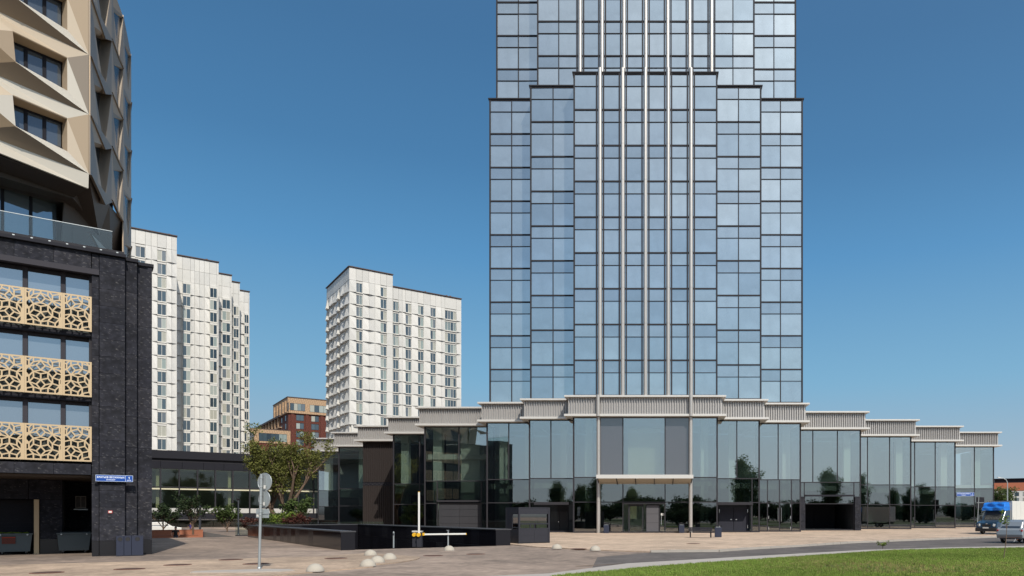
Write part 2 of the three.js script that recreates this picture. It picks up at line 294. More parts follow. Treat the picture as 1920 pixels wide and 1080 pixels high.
{
  const up = BASE + 9 * FLOOR, b = glassBay(tower, -7.1, 7.1, -3.0, up, 4, highFins, -20, { cap: false, noFoot: true });
  fins(b, highFins, -3.0, up, 4);
  const top = sub('upper_storeys', tower), y0 = up + 4 * FLOOR + .1;   // above the frame: plain glazed shafts with floor lines
  for (const [a, z] of [[11.8, -3.05], [16.75, -5.45]]) { span('glazed_shaft', top, M.towerGlass[0], -a, a, y0, y0 + 45, z - 18, z); merged('floor_lines', Array.from({ length: 12 }, (_, k) => bg(-a - .02, a + .02, y0 + k * FLOOR + 3.5, y0 + k * FLOOR + 3.74, z - 18.02, z + .06)), M.frame, top); }
}

// ---------------------------------------------------------------- podium of the tower
const podium = thing('glass_podium', 'two-storey stepped glass podium with ribbed grey metal fascia below the office tower', 'building', [0, 0, 0]);
const RT = 14.3, RB = 12.12;
function ribs(x0, x1, y0, y1, z, pitch, proud, share = .46) { // channelled metal sheet facing +z
  const n = Math.max(1, Math.round((x1 - x0) / pitch)), p = (x1 - x0) / n, pos = [];
  const quad = (a, b, c, d) => pos.push(...a, ...b, ...c, ...a, ...c, ...d);
  for (let k = 0; k < n; k++) {
    const a = x0 + k * p, b = a + p * share * .35, c = b + p * share * .65, e = c + p * share * .35, d = x0 + (k + 1) * p, f = z + proud;
    for (const [p0, z0, p1, z1] of [[a, z, b, f], [b, f, c, f], [c, f, e, z], [e, z, d, z]]) quad([p0, y0, z0], [p1, y0, z1], [p1, y1, z1], [p0, y1, z0]);
  }
  const g = new THREE.BufferGeometry(); g.setAttribute('position', new THREE.Float32BufferAttribute(pos, 3)); g.computeVertexNormals(); return g;
}
const pane = (bay, name, mats, a, b, y0, y1, z, tilt = .0035) => { const m = span(name, bay, pick(mats), a, b, y0, y1, z - .012, z + .012); m.rotation.set(rr(-tilt, tilt), rr(-tilt, tilt), 0); return m; };
function podiumBay(x0, x1, d, o) {
  const bay = sub('podium_bay', podium), z = -d, dir = o.side;              // dir: -1 the wing to the left, 1 to the right, 0 the middle
  const fl = x0 - (dir <= 0 ? .5 : -.5), fr = x1 + (dir >= 0 ? .5 : -.5), depth = o.depth ?? 9;
  put('ribbed_fascia', ribs(fl, fr, RB + .24, RT - .2, z + .38, .262, .2, .4), M.paleMetal, bay);
  span('fascia_backing', bay, M.paleMetal, fl + .01, fr - .01, RB + .2, RT - .2, z - depth, z + .36);
  // ledges with tapering ends
  for (const [y0, y1, out] of [[RB, RB + .24, .32], [RT - .2, RT, .3]]) {
    const s = new THREE.Shape([[fl - (dir <= 0 ? out : 0), z + .56 + out], [fr + (dir >= 0 ? out : 0), z + .56 + out], [fr + (dir >= 0 ? out : 0), z - depth], [fl - (dir <= 0 ? out : 0), z - depth]].map(([a, b]) => new THREE.Vector2(a, -b)));
    const g = new THREE.ExtrudeGeometry(s, { depth: y1 - y0 - .04, bevelEnabled: true, bevelSize: .05, bevelThickness: .02, bevelSegments: 2 }); g.rotateX(-Math.PI / 2); put('ledge', g, M.ledge, bay, [0, y0 + .02, 0]);
  }
  span('roof_deck', bay, M.darkMetal, x0, x1, RT - .35, RT - .22, z - depth - 8, z - depth);
  // glazing: tall upper panes, lower panes
  const bars = [], T1 = 5.84, T2 = 3.26, cols = o.cols, low = o.low ?? cols;
  if (!o.solid) {
    for (let c = 0; c + 1 < cols.length; c++) pane(bay, 'upper_pane', o.upper?.[c] ?? M.podGlass, cols[c] + .04, cols[c + 1] - .04, T1 + .05, RB - .02, z);
    for (let c = 0; c + 1 < low.length; c++) {
      pane(bay, 'middle_pane', M.lowGlass, low[c] + .04, low[c + 1] - .04, T2 + .05, T1 - .05, z);
      if (!o.cut?.includes(c)) pane(bay, 'lower_pane', M.streetGlass, low[c] + .04, low[c + 1] - .04, .2, T2 - .05, z);
    }
    bars.push(bg(x0, x1, T1 - .05, T1 + .05, z - .1, z + .05), bg(x0, x1, T2 - .045, T2 + .045, z - .1, z + .045), bg(x0, x1, .05, .2, z - .1, z + .05), bg(x0, x1, RB - .1, RB - .002, z - .1, z + .04));
    for (const c of cols) bars.push(bg(c - .055, c + .055, T1 + .02, RB - .004, z - .11, z + .06));
    for (const c of low) bars.push(bg(c - .05, c + .05, .055, T1 - .02, z - .105, z + .055));
    bars.push(bg(x0 - .02, x0 + .1, .052, RB - .006, z - .13, z + .07), bg(x1 - .1, x1 + .02, .052, RB - .006, z - .13, z + .07));
    merged('mullion_frame', bars, M.frame, bay);
  }
  // the returned side of the step
  const sx = dir < 0 ? x0 : x1;
  if (dir !== 0) { const w = o.step ?? 3; span('side_pane', bay, M.lowGlass[0], sx - .03, sx + .0, .2, RB - .1, z - w, z - .15); }
  else { span('side_pane', bay, M.lowGlass[0], x0 + .01, x0 + .04, .2, RB - .1, z - 2.2, z - .15); span('side_pane', bay, M.lowGlass[0], x1 - .04, x1 - .01, .2, RB - .1, z - 2.2, z - .15); }
  // inside: floors, back wall, columns
  if (!o.solid) {
    span('floor_slab', bay, M.interior, x0 + .05, x1 - .05, .052, .14, z - 14, z - .14);
    span('ceiling', bay, M.interior, x0 + .05, x1 - .05, RB + .02, RB + .19, z - 14, z - .2);
    span('back_wall', bay, o.brightBack ? M.interior : M.interior, x0 + .05, x1 - .05, .14, RB, z - 14.2, z - 14);
    const sl = o.slab ?? [4.9, 5.5, 3.2]; span('upper_floor', bay, M.interior, x0 + .06, x1 - .06, sl[0], sl[1], z - 13.9, z - sl[2]);
    for (const [cx, cz, w] of o.columns ?? []) { span('interior_column', bay, M.column, cx - w / 2, cx + w / 2, .14, sl[0], z - cz - w, z - cz); span('interior_column', bay, M.column, cx - w / 2, cx + w / 2, sl[1], RB + .02, z - cz - w, z - cz); }
  }
  return bay;
}
const PX = (d, ...list) => list.map((p) => X(p, d));
const E = { c0: -8.62, c1: 6.4, l1: -13.6, l2: -18.7, l3: -26.7, l4: -33.3, l5: -40.9, l6: -47.7, l7: -54.7, r1: 11.15, r2: 16.1, r3: 24.6, r4: 33.25, r5: 41.85, r6: 50.6 };
const D = { c: 77.4, l1: 79.6, l2: 82, l3: 85.6, l4: 94, l5: 103.4, l6: 111.5, l7: 120, r1: 80, r2: 82.6, r3: 89.2, r4: 96.7, r5: 103.7, r6: 111.1 };
const cPX = PX(77.4, 1121, 1168, 1247, 1294.5);
const center = podiumBay(E.c0, E.c1, D.c, { side: 0, depth: 8, cols: [E.c0, ...cPX, E.c1], low: [E.c0, ...cPX, E.c1], upper: { 1: [M.greyGlass], 3: [M.greyGlass] }, cut: [2], columns: [[-7.2, 2.2, .8], [5.2, 2.2, .8]], slab: [5.2, 5.7, 7] });
const bL1 = podiumBay(E.l1, E.c0, D.l1, { side: -1, step: 2.4, cols: [E.l1, X(1033, D.l1), E.c0], low: [E.l1, E.c0], cut: [0], columns: [[-10.2, 2.4, .7]] });
const bL2 = podiumBay(E.l2, E.l1, D.l2, { side: -1, step: 3.6, cols: [E.l2, X(954, D.l2), E.l1], low: [E.l2, E.l1], brightBack: true, columns: [[-17.2, 1.6, .9], [-15, 5, .8]] });
const bL3 = podiumBay(E.l3, E.l2, D.l3, { side: -1, step: 8.4, cols: [E.l3, X(860.5, D.l3), E.l2], low: [E.l3, X(820, D.l3), X(902.5, D.l3), E.l2], cut: [1], brightBack: true, columns: [[-25.6, 1.2, 1.0], [-21.8, 1.4, 2.2]], slab: [8.4, 9.0, 1.0] });
const bL4 = podiumBay(E.l4, E.l3, D.l4, { side: -1, step: 9.4, cols: [E.l4, X(787, D.l4), E.l3], columns: [[-32.2, 1.0, .95]], slab: [4.6, 5.8, .4] });
const bL5 = podiumBay(E.l5, E.l4, D.l5, { side: -1, step: 8.1, solid: true, cols: [] });
const bL6 = podiumBay(E.l6, E.l5, D.l6, { side: -1, step: 8.5, cols: [E.l6, E.l5], columns: [[-44.9, 1.6, .9]], slab: [4.6, 5.8, .4] });
const bL7 = podiumBay(E.l7, E.l6, D.l7, { side: -1, step: 9, cols: [E.l7, E.l6], columns: [[-53.6, .9, 1.0]], slab: [4.6, 5.8, .4] });
const bR1 = podiumBay(E.c1, E.r1, D.r1, { side: 1, step: 2.6, cols: [E.c1, X(1381.5, D.r1), E.r1], low: [E.c1, X(1410, D.r1), E.r1], cut: [0], columns: [[8.5, 3, .7]] });
const bR2 = podiumBay(E.r1, E.r2, D.r2, { side: 1, step: 6.6, cols: [E.r1, X(1459, D.r2), E.r2], low: [E.r1, X(1439, D.r2), X(1461.5, D.r2), X(1484, D.r2), E.r2], columns: [[14.9, 2.2, .9]], brightBack: true });
const bR3 = podiumBay(E.r2, E.r3, D.r3, { side: 1, step: 7.5, cols: [E.r2, X(1524, D.r3), X(1570, D.r3), E.r3], low: [E.r2, X(1508, D.r3), X(1601, D.r3), E.r3], cut: [0, 1, 2], columns: [], slab: [4.9, 5.5, 2.4] });
span('interior_column', bR3, M.column, 22.9, 23.7, 5.5, RB, -D.r3 - 2, -D.r3 - 1.2);
const bR4 = podiumBay(E.r3, E.r4, D.r4, { side: 1, step: 7, cols: [E.r3, X(1626.5, D.r4), X(1668, D.r4), E.r4], columns: [[32.1, 1.1, .85], [29.4, 5, .9]], slab: [4.9, 5.5, 2.2], brightBack: true });
const bR5 = podiumBay(E.r4, E.r5, D.r5, { side: 1, step: 7.4, cols: [E.r4, X(1715, D.r5), X(1753.5, D.r5), E.r5], columns: [[40.7, 1.1, .9], [36.8, 4, 1.2]], slab: [4.9, 5.5, 2.2], brightBack: true });
const bR6 = podiumBay(E.r5, E.r6, D.r6, { side: 1, step: 12, cols: [E.r5, X(1827, D.r6), E.r6], columns: [[48.6, 1.1, .95], [44.2, 3, 1.1], [46.4, 6, 1]], slab: [5.9, 6.4, .5], brightBack: true });
// the closed bay clad in dark ribbed sheet
{
  const z = -D.l5;
  put('ribbed_cladding', ribs(E.l5 + .02, E.l4 - .02, .1, 6.0, z, .3, .1, .5), M.ribs, bL5); put('ribbed_cladding', ribs(E.l5 + .02, E.l4 - .02, 6.5, RB - .05, z, .3, .1, .5), M.ribs, bL5);
  span('wall_core', bL5, M.darkMetal, E.l5, E.l4, .05, RB - .01, z - 9, z - .02);
  merged('vent_band', Array.from({ length: 25 }, (_, k) => bg(E.l5 + .1 + k * .3, E.l5 + .28 + k * .3, 6.08 + (k % 2) * .16, 6.24 + (k % 2) * .16, z - .01, z + .06)), M.frame, bL5);
}
// ground floor of the other bays
function canopy(bay, x0, x1, z, y, out) { span('door_canopy', bay, M.frame, x0, x1, y, y + .28, z - .1, z + out); }
{ // recessed service doors left and right of the entrance
  const z1 = -D.l1, x0 = E.l1 + 1.1, x1 = E.c0 - .6;
  span('recess_wall', bL1, M.doorSlate, E.l1 + .1, E.c0 - .1, .15, 3.2, z1 - 2.3, z1 - 2.2); canopy(bL1, x0 - .4, x1, z1, 3.0, 1.3);
  for (const [a, b] of [[-11.6, -10.65], [-10.6, -9.7]]) { span('service_door', bL1, M.frame, a, b, .16, 2.3, z1 - 2.19, z1 - 2.12); }
  span('door_handle', bL1, M.chrome, -10.78, -10.7, 1.1, 1.22, z1 - 2.11, z1 - 2.05);
  const z2 = -D.r1, a0 = E.c1 + .12, a1 = X(1408, D.r1);
  span('recess_wall', bR1, M.doorSlate, a0, a1, .15, 3.2, z2 - .9, z2 - .8); canopy(bR1, a0 + .1, a1 + .1, z2, 3.0, 1.0); span('canopy_post', bR1, M.frame, a1 - .02, a1 + .1, .05, 3.0, z2 - .1, z2 + .12);
  for (let k = 0; k < 2; k++) { const p = a0 + .35 + k * 1.62; const dr = span('service_door', bR1, M.doorBlue ??= phys([.026, .027, .038], .7, 0, { specularIntensity: .35 }), p, p + 1.55, .2, 2.75, z2 - .79, z2 - .72); span('door_handle', dr, M.chrome, k ? -.6 : .45, k ? -.45 : .6, -.1, .0, .05, .12); for (const y of [-1.0, .7]) span('hinge', dr, M.chrome, k ? .68 : -.78, k ? .74 : -.72, y, y + .36, .03, .08); }
  // glazed double door with long pull handles
  const dz = -D.r2 + .07, pulls = [X(1458.5, D.r2), X(1464.5, D.r2)];
  for (const p of pulls) put('pull_handle', cyl(.03, .03, 1.55), M.chrome, bR2, [p, 1.95, dz + .08]);
  for (const p of [X(1441, D.r2), X(1482, D.r2)]) for (const y of [.3, 1.5, 2.8]) span('hinge', bR2, M.chrome, p - .04, p + .04, y, y + .3, dz - .01, dz + .04);
  // dark drive-through with stone jambs
  const z3 = -D.r3, j0 = E.r2 + .02, j1 = X(1508.5, D.r3), k0 = X(1602, D.r3), k1 = E.r3 - .05;
  for (const [a, b] of [[j0, j1], [k0, k1]]) for (let r = 0; r < 4; r++) span('stone_slab', bR3, M.stone[r % 3], a, b, .06 + r * 1.02, .06 + r * 1.02 + 1.0, z3 - 1.2, z3 + .32, r);
  span('passage_soffit', bR3, M.doorSlate, j1, k0, 4.14, 4.34, z3 - 9, z3 + .28); span('passage_end', bR3, M.doorSlate, j1, k0, .06, 4.14, z3 - 9.2, z3 - 9);
  for (const [a, b] of [[j1, j1 + .15], [k0 - .15, k0]]) span('passage_wall', bR3, M.doorSlate, a, b, .06, 4.12, z3 - 9, z3 - .3);
  for (const s of [0, 1]) span('gate_leaf', bR3, M.doorSlate, j1 + .2 + s * 2.75, j1 + 2.9 + s * 2.75, .1, 4.0, z3 - 8.4, z3 - 8.3);
  // panelled grey gate
  const z4 = -D.l3, g0 = X(822.5, D.l3), g1 = X(901, D.l3), gp = sub('panel_gate', bL3, [0, 0, 0]);
  for (let r = 0; r < 4; r++) for (let c = 0; c < 2; c++) { const w = (g1 - g0) / 2; span('gate_panel', gp, M.stoneGrey ??= phys([.045, .046, .053], .75, 0, { map: whiteClad, specularIntensity: .3 }), g0 + c * w + .012, g0 + (c + 1) * w - .012, .1 + r * .82 + .012, .1 + (r + 1) * .82 - .012, z4 - .1, z4 - .02); }
  span('gate_lintel', gp, M.frame, g0 - .15, g1 + .1, 3.42, 3.62, z4 - .1, z4 + .3); span('gate_backing', gp, M.doorSlate, g0, g1, .08, 3.4, z4 - .3, z4 - .12);
}
{ // main entrance: round pale columns, raked canopy, doors
  const z = -D.c, ent = center;
  for (const px of [1122, 1295]) { const x = X(px, D.c - .4); for (const [a, b] of [[.05, 3.3], [3.31, 8.6], [8.61, RB - .02], [RB + .0, RT + .02]]) put('entrance_column', cyl(.19, .19, b - a, 20), M.fin, ent, [x, (a + b) / 2, z + (a > RB - .1 ? .9 : .42)]); }
  const xa = X(1118, 75.1), xb = X(1300, 75.1), can = sub('entrance_canopy', ent);
  span('canopy_fascia', can, M.ledge, xa, xb, 5.62, 6.0, z + 2.2, z + 2.4);
  const und = boxGeo(xb - xa - .2, .06, 2.5); put('canopy_soffit', und, M.tanSoffit ??= std([.42, .38, .31], .6), can, [(xa + xb) / 2, 5.42, z + 1.1], [-.21, 0, 0]);
  put('canopy_roof', boxGeo(xb - xa - .2, .08, 2.3), M.ledge, can, [(xa + xb) / 2, 5.86, z + 1.1], [-.06, 0, 0]);
  for (let k = 0; k < 6; k++) put('canopy_rib', boxGeo(.07, .1, 2.5), M.frame, can, [xa + .12 + k * (xb - xa - .24) / 5, 5.36, z + 1.1], [-.21, 0, 0]);
  for (let k = 0; k < 3; k++) put('canopy_purlin', boxGeo(xb - xa - .3, .05, .05), M.frame, can, [(xa + xb) / 2, 5.27 + k * .14, z + .45 + k * .62]);
  // door zone
  const [a, b, c, e] = cPX, w = c - b;
  span('door_head', ent, M.frame, b + .06, c - .06, 3.05, 3.25, z - .5, z + .02);
  const d1 = X(1178, D.c), d2 = X(1206, D.c), d3 = X(1211, D.c), d4 = X(1236, D.c);
  const rev = sub('glazed_door', ent); span('door_pane', rev, M.clearGlass, d1 + .15, d2 - .1, .2, 2.85, z - .4, z - .38); merged('door_frame', [bg(d1, d1 + .15, .06, 3.05, z - .5, z - .3), bg(d2 - .1, d2, .06, 3.05, z - .5, z - .3), bg(d1 + .15, d2 - .1, 2.85, 3.04, z - .49, z - .31), bg(d1 + .15, d2 - .1, .06, .2, z - .49, z - .31)], M.frame, rev);
  const pd = sub('panelled_door', ent); for (let r = 0; r < 3; r++) span('door_panel', pd, M.doorGrey ??= std([.085, .082, .092], .6), d3 + .05, d4 - .05, .2 + r * .92, .2 + r * .92 + .9, z - .42, z - .36); span('door_backing', pd, M.doorSlate, d3, d4, .06, 3.04, z - .55, z - .44);
  const nd = sub('side_door', ent); span('door_pane', nd, M.lowGlass[0], d4 + .1, c - .12, .2, 3.0, z - .42, z - .4); span('door_post', nd, M.frame, d4, d4 + .09, .06, 3.04, z - .5, z - .34); span('notice', nd, M.white, X(1249, D.c) - .55, X(1249, D.c) - .2, 1.85, 2.1, z - .39, z - .38); span('door_handle', nd, M.chrome, d4 + .2, d4 + .26, .9, 1.9, z - .38, z - .32);
  for (let k = 0; k < 17; k++) { const x = b + .55 + k * (w - 1.1) / 16; span('interior_slat', ent, M.slatPaint ??= std([.62, .58, .36], .8), x - .055, x + .055, 3.4, 11.2, z - 2.1, z - 2); if (k < 8) span('interior_slat', ent, M.slatPaint, x * .5 + b * .5 + .3, x * .5 + b * .5 + .39, 1.5, 3.0, z - 2.1, z - 2); }
  span('lobby_wall', ent, M.interior, b + .4, c - .4, 6.0, 10.2, z - 3.2, z - 3);
}

// ---------------------------------------------------------------- dark stone building on the left
const SO = [X(235, 35.3), 0, -35.3];
const stoneHouse = thing('stone_building', 'dark speckled granite building with tan perforated balustrade screens', 'building', SO, GRID);
{
  const b = stoneHouse, st = (x0, x1, y0, y1, z0, z1) => span('stone_slab', b, pick(M.stone), x0, x1, y0, y1, z0, z1, Math.floor(rnd() * 6));
  // solid body
  span('body', b, M.plinth, -52, -.1, 4.42, 14.1, -40, -.75); span('body', b, M.plinth, -52, -.1, .0, 4.4, -40, -8.2);
  // corner piers, each a step behind the last, clad with slabs
  const piers = [[-1.27, -1.0, 0, .0], [-.985, -.005, 0, .0], [.0, .475, .35, .0], [.48, 1.1, .72, .0]];
  piers.forEach(([a, c, v], i) => {
    span('plinth', b, M.plinth, a, c - .01, 0, .72, -v - .8, -v + (i < 2 ? .02 : .015));
    const rows = i < 2 ? 17 : 9, h = 13.4 / rows; for (let r = 0; r < rows; r++) st(a, c - .012, .73 + r * h, .73 + (r + 1) * h - .012, -v - .6, -v - (i === 0 ? .03 : 0));
  });
  span('pier_cap', b, M.darkMetal, -.02, .52, 14.14, 14.3, -1.4, -.28); span('pier_cap', b, M.darkMetal, .46, 1.16, 14.14, 14.28, -1.5, -.66);
  // side wall along the lane: stone with window strips
  span('pier_core', b, M.plinth, -1.26, .99, 0, 14.1, -8, -.8);
  for (let k = 0; k < 9; k++) for (let r = 0; r < 8; r++) span('stone_slab', b, M.stone[(k + r) % 3], .7, 1.1, .72 + r * 1.68, .72 + r * 1.68 + 1.66, -1.35 - (k + 1) * 4.28, -1.35 - k * 4.28 - .02, (k + r) % 6);
  // beam over the ground floor, lintel below the terrace
  for (let k = 0; k < 6; k++) { st(-1.29 - (k + 1) * 1.36, -1.29 - k * 1.36 - .012, 3.81, 4.3, -.7, -.02); st(-1.29 - (k + 1) * 1.36, -1.29 - k * 1.36 - .012, 13.42, 14.14, -.7, -.02); }
  span('lintel_profile', b, M.frameGrey ??= phys([.045, .043, .052], .7, 0, { specularIntensity: .35 }), -10, -1.0, 13.15, 13.4, -.7, .06);
  span('terrace_ledge', b, M.darkMetal, -10, .02, 14.16, 14.3, -3, .16); span('terrace_ledge', b, M.frame, -10, -.05, 14.3, 14.44, -3, .04);
  span('terrace_deck', b, M.darkMetal, -52, .9, 14.11, 14.15, -40, -.6);
  for (let k = 0; k < 8; k++) span('ledge_bracket', b, M.galvanised, -.35 - k * .62, -.27 - k * .62, 14.3, 14.36, .05, .1);
  // strip windows behind the screens
  const us = [-1.27, -2.32, -3.66, -5.0, -6.34, -7.68];
  for (let f = 0; f < 3; f++) {
    const y0 = [4.42, 7.43, 10.46][f], y1 = [7.2, 10.22, 13.14][f];
    span('spandrel', b, M.spandrel ??= std([.02, .026, .022], .5), -8, -1.27, y0, y0 + 1.1, -.75, -.5);
    span('floor_edge', b, M.darkMetal, -8, -1.27, y1 + .01, y1 + .2, -.75, -.2);
    for (let k = 0; k + 1 < us.length; k++) {
      const w = sub('window', b); span('pane', w, M.bluePane, us[k + 1] + .09, us[k] - .1, y0 + 1.12, y1 - .05, -.62, -.6);
      span('mullion', w, M.frameGrey, us[k + 1] - .1, us[k + 1] + .08, y0 + .9, y1, -.68, -.5); span('head', w, M.frame, us[k + 1] + .085, us[k] - .105, y1 - .14, y1, -.66, -.52);
    }
    span('jamb', b, M.frame, -1.38, -1.275, y0 + .9, y1, -.7, -.3);
  }
  // recessed ground floor
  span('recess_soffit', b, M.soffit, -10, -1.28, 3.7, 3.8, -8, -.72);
  for (let r = 0; r < 3; r++) span('stone_slab', b, M.stone[r], -3.33, -2.46, .74 + r * .98, .74 + r * .98 + .97, -4.9, -4.5, r); span('plinth', b, M.plinth, -3.33, -2.46, 0, .73, -4.95, -4.48);
  for (let r = 0; r < 4; r++) span('stone_slab', b, M.stone[(r + 1) % 3], -7.6 + r * 1.28, -7.6 + r * 1.28 + 1.26, 2.72, 3.69, -4.9, -4.52, r);
  for (let r = 0; r < 14; r++) span('shutter_slat', b, M.darkMetal, -7.6, -3.56, .03 + r * .19, .03 + r * .19 + .182, -5.75, -5.7);
  span('door_post', b, M.tanMetal, -3.55, -3.36, 0, 2.7, -4.62, -4.35);
  span('recess_wall', b, M.stone[0], -2.45, -1.28, 0, 3.69, -8.1, -8); span('recess_wall', b, M.stone[1], -8, -2.46, 0, 3.69, -6.1, -5.9);
  const ac = sub('air_conditioner', b); span('casing', ac, M.concrete, -1.98, -1.52, 2.3, 2.95, -7.2, -6.85); for (let k = 0; k < 2; k++) for (let r = 0; r < 9; r++) span('grille_bar', ac, M.darkMetal, -1.95 + k * .22, -1.77 + k * .22, 2.35 + r * .063, 2.385 + r * .063, -6.84, -6.825); span('shelf', ac, M.galvanised, -2.05, -1.45, 2.2, 2.26, -7.2, -6.75);
  // glass balustrade of the terrace
  const gl = sub('glass_balustrade', b); for (let k = 0; k < 4; k++) span('glass_sheet', gl, M.clearGlass, -.5 - (k + 1) * 1.5 + .01, -.5 - k * 1.5, 14.44, 15.4, -.33, -.31); span('hand_rail', gl, M.galvanised, -6.5, -.49, 15.405, 15.43, -.345, -.295);
  // fire plate and its red rim
  const fp = span('fire_plate', b, std([.55, .05, .04], .5), -.66, -.5, 2.02, 2.14, .0, .02); span('fire_plate_face', fp, M.white, -.06, .06, -.04, .04, .011, .016);
  // perforated screens: a five-fold rhomb tiling cut out of sheet metal
  const rhombs = []; { // deflation of the two golden triangles
    const phi = (1 + Math.sqrt(5)) / 2; let T = [];
    for (let k = 0; k < 10; k++) { const a = (2 * k - 1) * Math.PI / 10, c = (2 * k + 1) * Math.PI / 10; let p = [Math.cos(a), Math.sin(a)], q = [Math.cos(c), Math.sin(c)]; if (k % 2 === 0) [p, q] = [q, p]; T.push([0, [0, 0], p, q]); }
    const at = (p, q, t) => [p[0] + (q[0] - p[0]) / t, p[1] + (q[1] - p[1]) / t];
    for (let n = 0; n < 5; n++) { const o = []; for (const [c, A, B, Cc] of T) { if (c === 0) { const P = at(A, B, phi); o.push([0, Cc, P, B], [1, P, Cc, A]); } else { const Q = at(B, A, phi), R = at(B, Cc, phi); o.push([1, R, Cc, A], [1, Q, R, B], [0, R, Q, A]); } } T = o; }
    const seen = new Set(); for (const [, A, B, Cc] of T) { const D2 = [B[0] + Cc[0] - A[0], B[1] + Cc[1] - A[1]], mx = (B[0] + Cc[0]) / 2, my = (B[1] + Cc[1]) / 2, key = Math.round(mx * 1e4) + ',' + Math.round(my * 1e4); if (!seen.has(key)) { seen.add(key); rhombs.push([A, B, D2, Cc]); } }
  }
  const edge = Math.hypot(rhombs[0][0][0] - rhombs[0][1][0], rhombs[0][0][1] - rhombs[0][1][1]), SC = .265 / edge;
  const clip = (poly, ax, lim, sign) => { const o = []; for (let i = 0; i < poly.length; i++) { const p = poly[i], q = poly[(i + 1) % poly.length], a = sign * (p[ax] - lim), c = sign * (q[ax] - lim); if (a <= 0) o.push(p); if (a * c < 0) { const t = a / (a - c); o.push([p[0] + (q[0] - p[0]) * t, p[1] + (q[1] - p[1]) * t]); } } return o; };
  const inset = (P, d) => { const n = P.length, area = P.reduce((s, p, i) => s + p[0] * P[(i + 1) % n][1] - P[(i + 1) % n][0] * p[1], 0), sg = area > 0 ? 1 : -1, L = P.map((p, i) => { const q = P[(i + 1) % n], dx = q[0] - p[0], dy = q[1] - p[1], l = Math.hypot(dx, dy) || 1e-9; return [p[0] - sg * dy / l * d, p[1] + sg * dx / l * d, dx / l, dy / l]; });
    return L.map((a, i) => { const c = L[(i + n - 1) % n], det = c[2] * a[3] - c[3] * a[2]; if (Math.abs(det) < 1e-4) return null; const t = ((a[0] - c[0]) * a[3] - (a[1] - c[1]) * a[2]) / det; return [c[0] + c[2] * t, c[1] + c[3] * t]; }).filter(Boolean); };
  const screenGeo = (u0, u1, H) => {
    const W = u1 - u0, s = new THREE.Shape([[0, 0], [W, 0], [W, H], [0, H]].map((p) => new THREE.Vector2(...p)));
    for (const r of rhombs) {
      let P = r.map(([x, y]) => [x * SC - u0 - 3.1, y * SC + .62]); const cx = (P[0][0] + P[2][0]) / 2, cy = (P[0][1] + P[2][1]) / 2; if (cx < -.4 || cx > W + .4 || cy < -.4 || cy > H + .4) continue;
      const bd = .062; for (const [ax, lim, sg] of [[0, bd - .02, -1], [0, W - bd + .02, 1], [1, bd - .02, -1], [1, H - bd + .02, 1]]) P = clip(P, ax, lim, sg);
      if (P.length < 3) continue; const ar = (p) => p.reduce((q, a, i) => q + a[0] * p[(i + 1) % p.length][1] - p[(i + 1) % p.length][0] * a[1], 0) / 2, A0 = ar(P); if (Math.abs(A0) < .004) continue;
      const I = inset(P, .028); if (I.length < 3 || ar(I) * A0 <= 0 || Math.abs(ar(I)) < .0016 || Math.abs(ar(I)) > Math.abs(A0) || I.some(([x, y]) => x < bd - .025 || x > W - bd + .025 || y < bd - .025 || y > H - bd + .025)) continue;
      s.holes.push(new THREE.Path(I.map((p) => new THREE.Vector2(...p))));
    }
    return new THREE.ExtrudeGeometry(s, { depth: .035, bevelEnabled: false });
  };
  const rows = [4.41, 7.41, 10.45], geos = us.slice(0, 5).map((u, k) => screenGeo(us[k + 1], u - .004, 1.63));
  for (const y of rows) geos.forEach((g, k) => put('perforated_screen', g, M.tanMetal, b, [us[k + 1], y, .03]));
  for (const y of rows) for (let k = 0; k < 5; k++) put('perforated_screen', geos[k % 3], M.tanMetal, b, [1.14, y, -14 - k * 1.36], [0, Math.PI / 2, 0]);
}
// street name plates: flat print on enamelled plates
function namePlate(w, h, num) {
  const c = document.createElement('canvas'); c.width = 1024; c.height = Math.round(1024 * h / w); const g = c.getContext('2d'), H = c.height;
  g.fillStyle = '#c9d6e8'; g.fillRect(0, 0, 1024, H); g.fillStyle = '#12479b'; g.fillRect(10, 10, 1004, H - 20);
  g.fillStyle = '#dfe7f2'; g.fillRect(812, 14, 8, H - 28); g.textAlign = 'center'; g.font = 'bold ' + Math.round(H * .40) + 'px sans-serif'; g.fillText('БРАТЬЕВ ВЕСНИНЫХ', 412, H * .49, 760);
  g.font = 'bold ' + Math.round(H * .26) + 'px sans-serif'; g.fillText('БУЛЬВАР', 412, H * .83); g.font = 'bold ' + Math.round(H * .5) + 'px sans-serif'; g.fillText(num, 916, H * .58); g.font = 'bold ' + Math.round(H * .22) + 'px sans-serif'; g.fillText('ДОМ', 916, H * .84);
  const t = new THREE.CanvasTexture(c); t.colorSpace = THREE.SRGBColorSpace; return t;
}
{
  const w = 1.42, h = .30, mk = (label, pos, turn, num, k) => {
    const t = thing('street_sign', label, 'street sign', pos, turn), face = std([1, 1, 1], .35, 0, { map: namePlate(w, h, num) });
    const g = new THREE.PlaneGeometry(w * k, h * k); put('plate_face', g, face, t, [0, 0, .0265]); box('plate', t, M.signBlue ??= std([.02, .07, .28], .4), 0, 0, 0, w * k, h * k, .05); for (const s of [-.62, .62]) box('bracket', t, M.darkMetal, s * w * k * .8, -h * k * .35, -.07, .1, h * k * .9, .08); return t;
  };
  const p = gridPoint([SO[0], SO[2]], -.42, -.16); mk('blue street name plate numbered one on dark granite pier', [p[0], 3.66, p[1]], GRID, '1', 1);
  mk('blue street name plate on the glass end bay of the podium', [X(1809, D.r6), 5.0, -D.r6 + .2], 0, '3', 1.85);
}
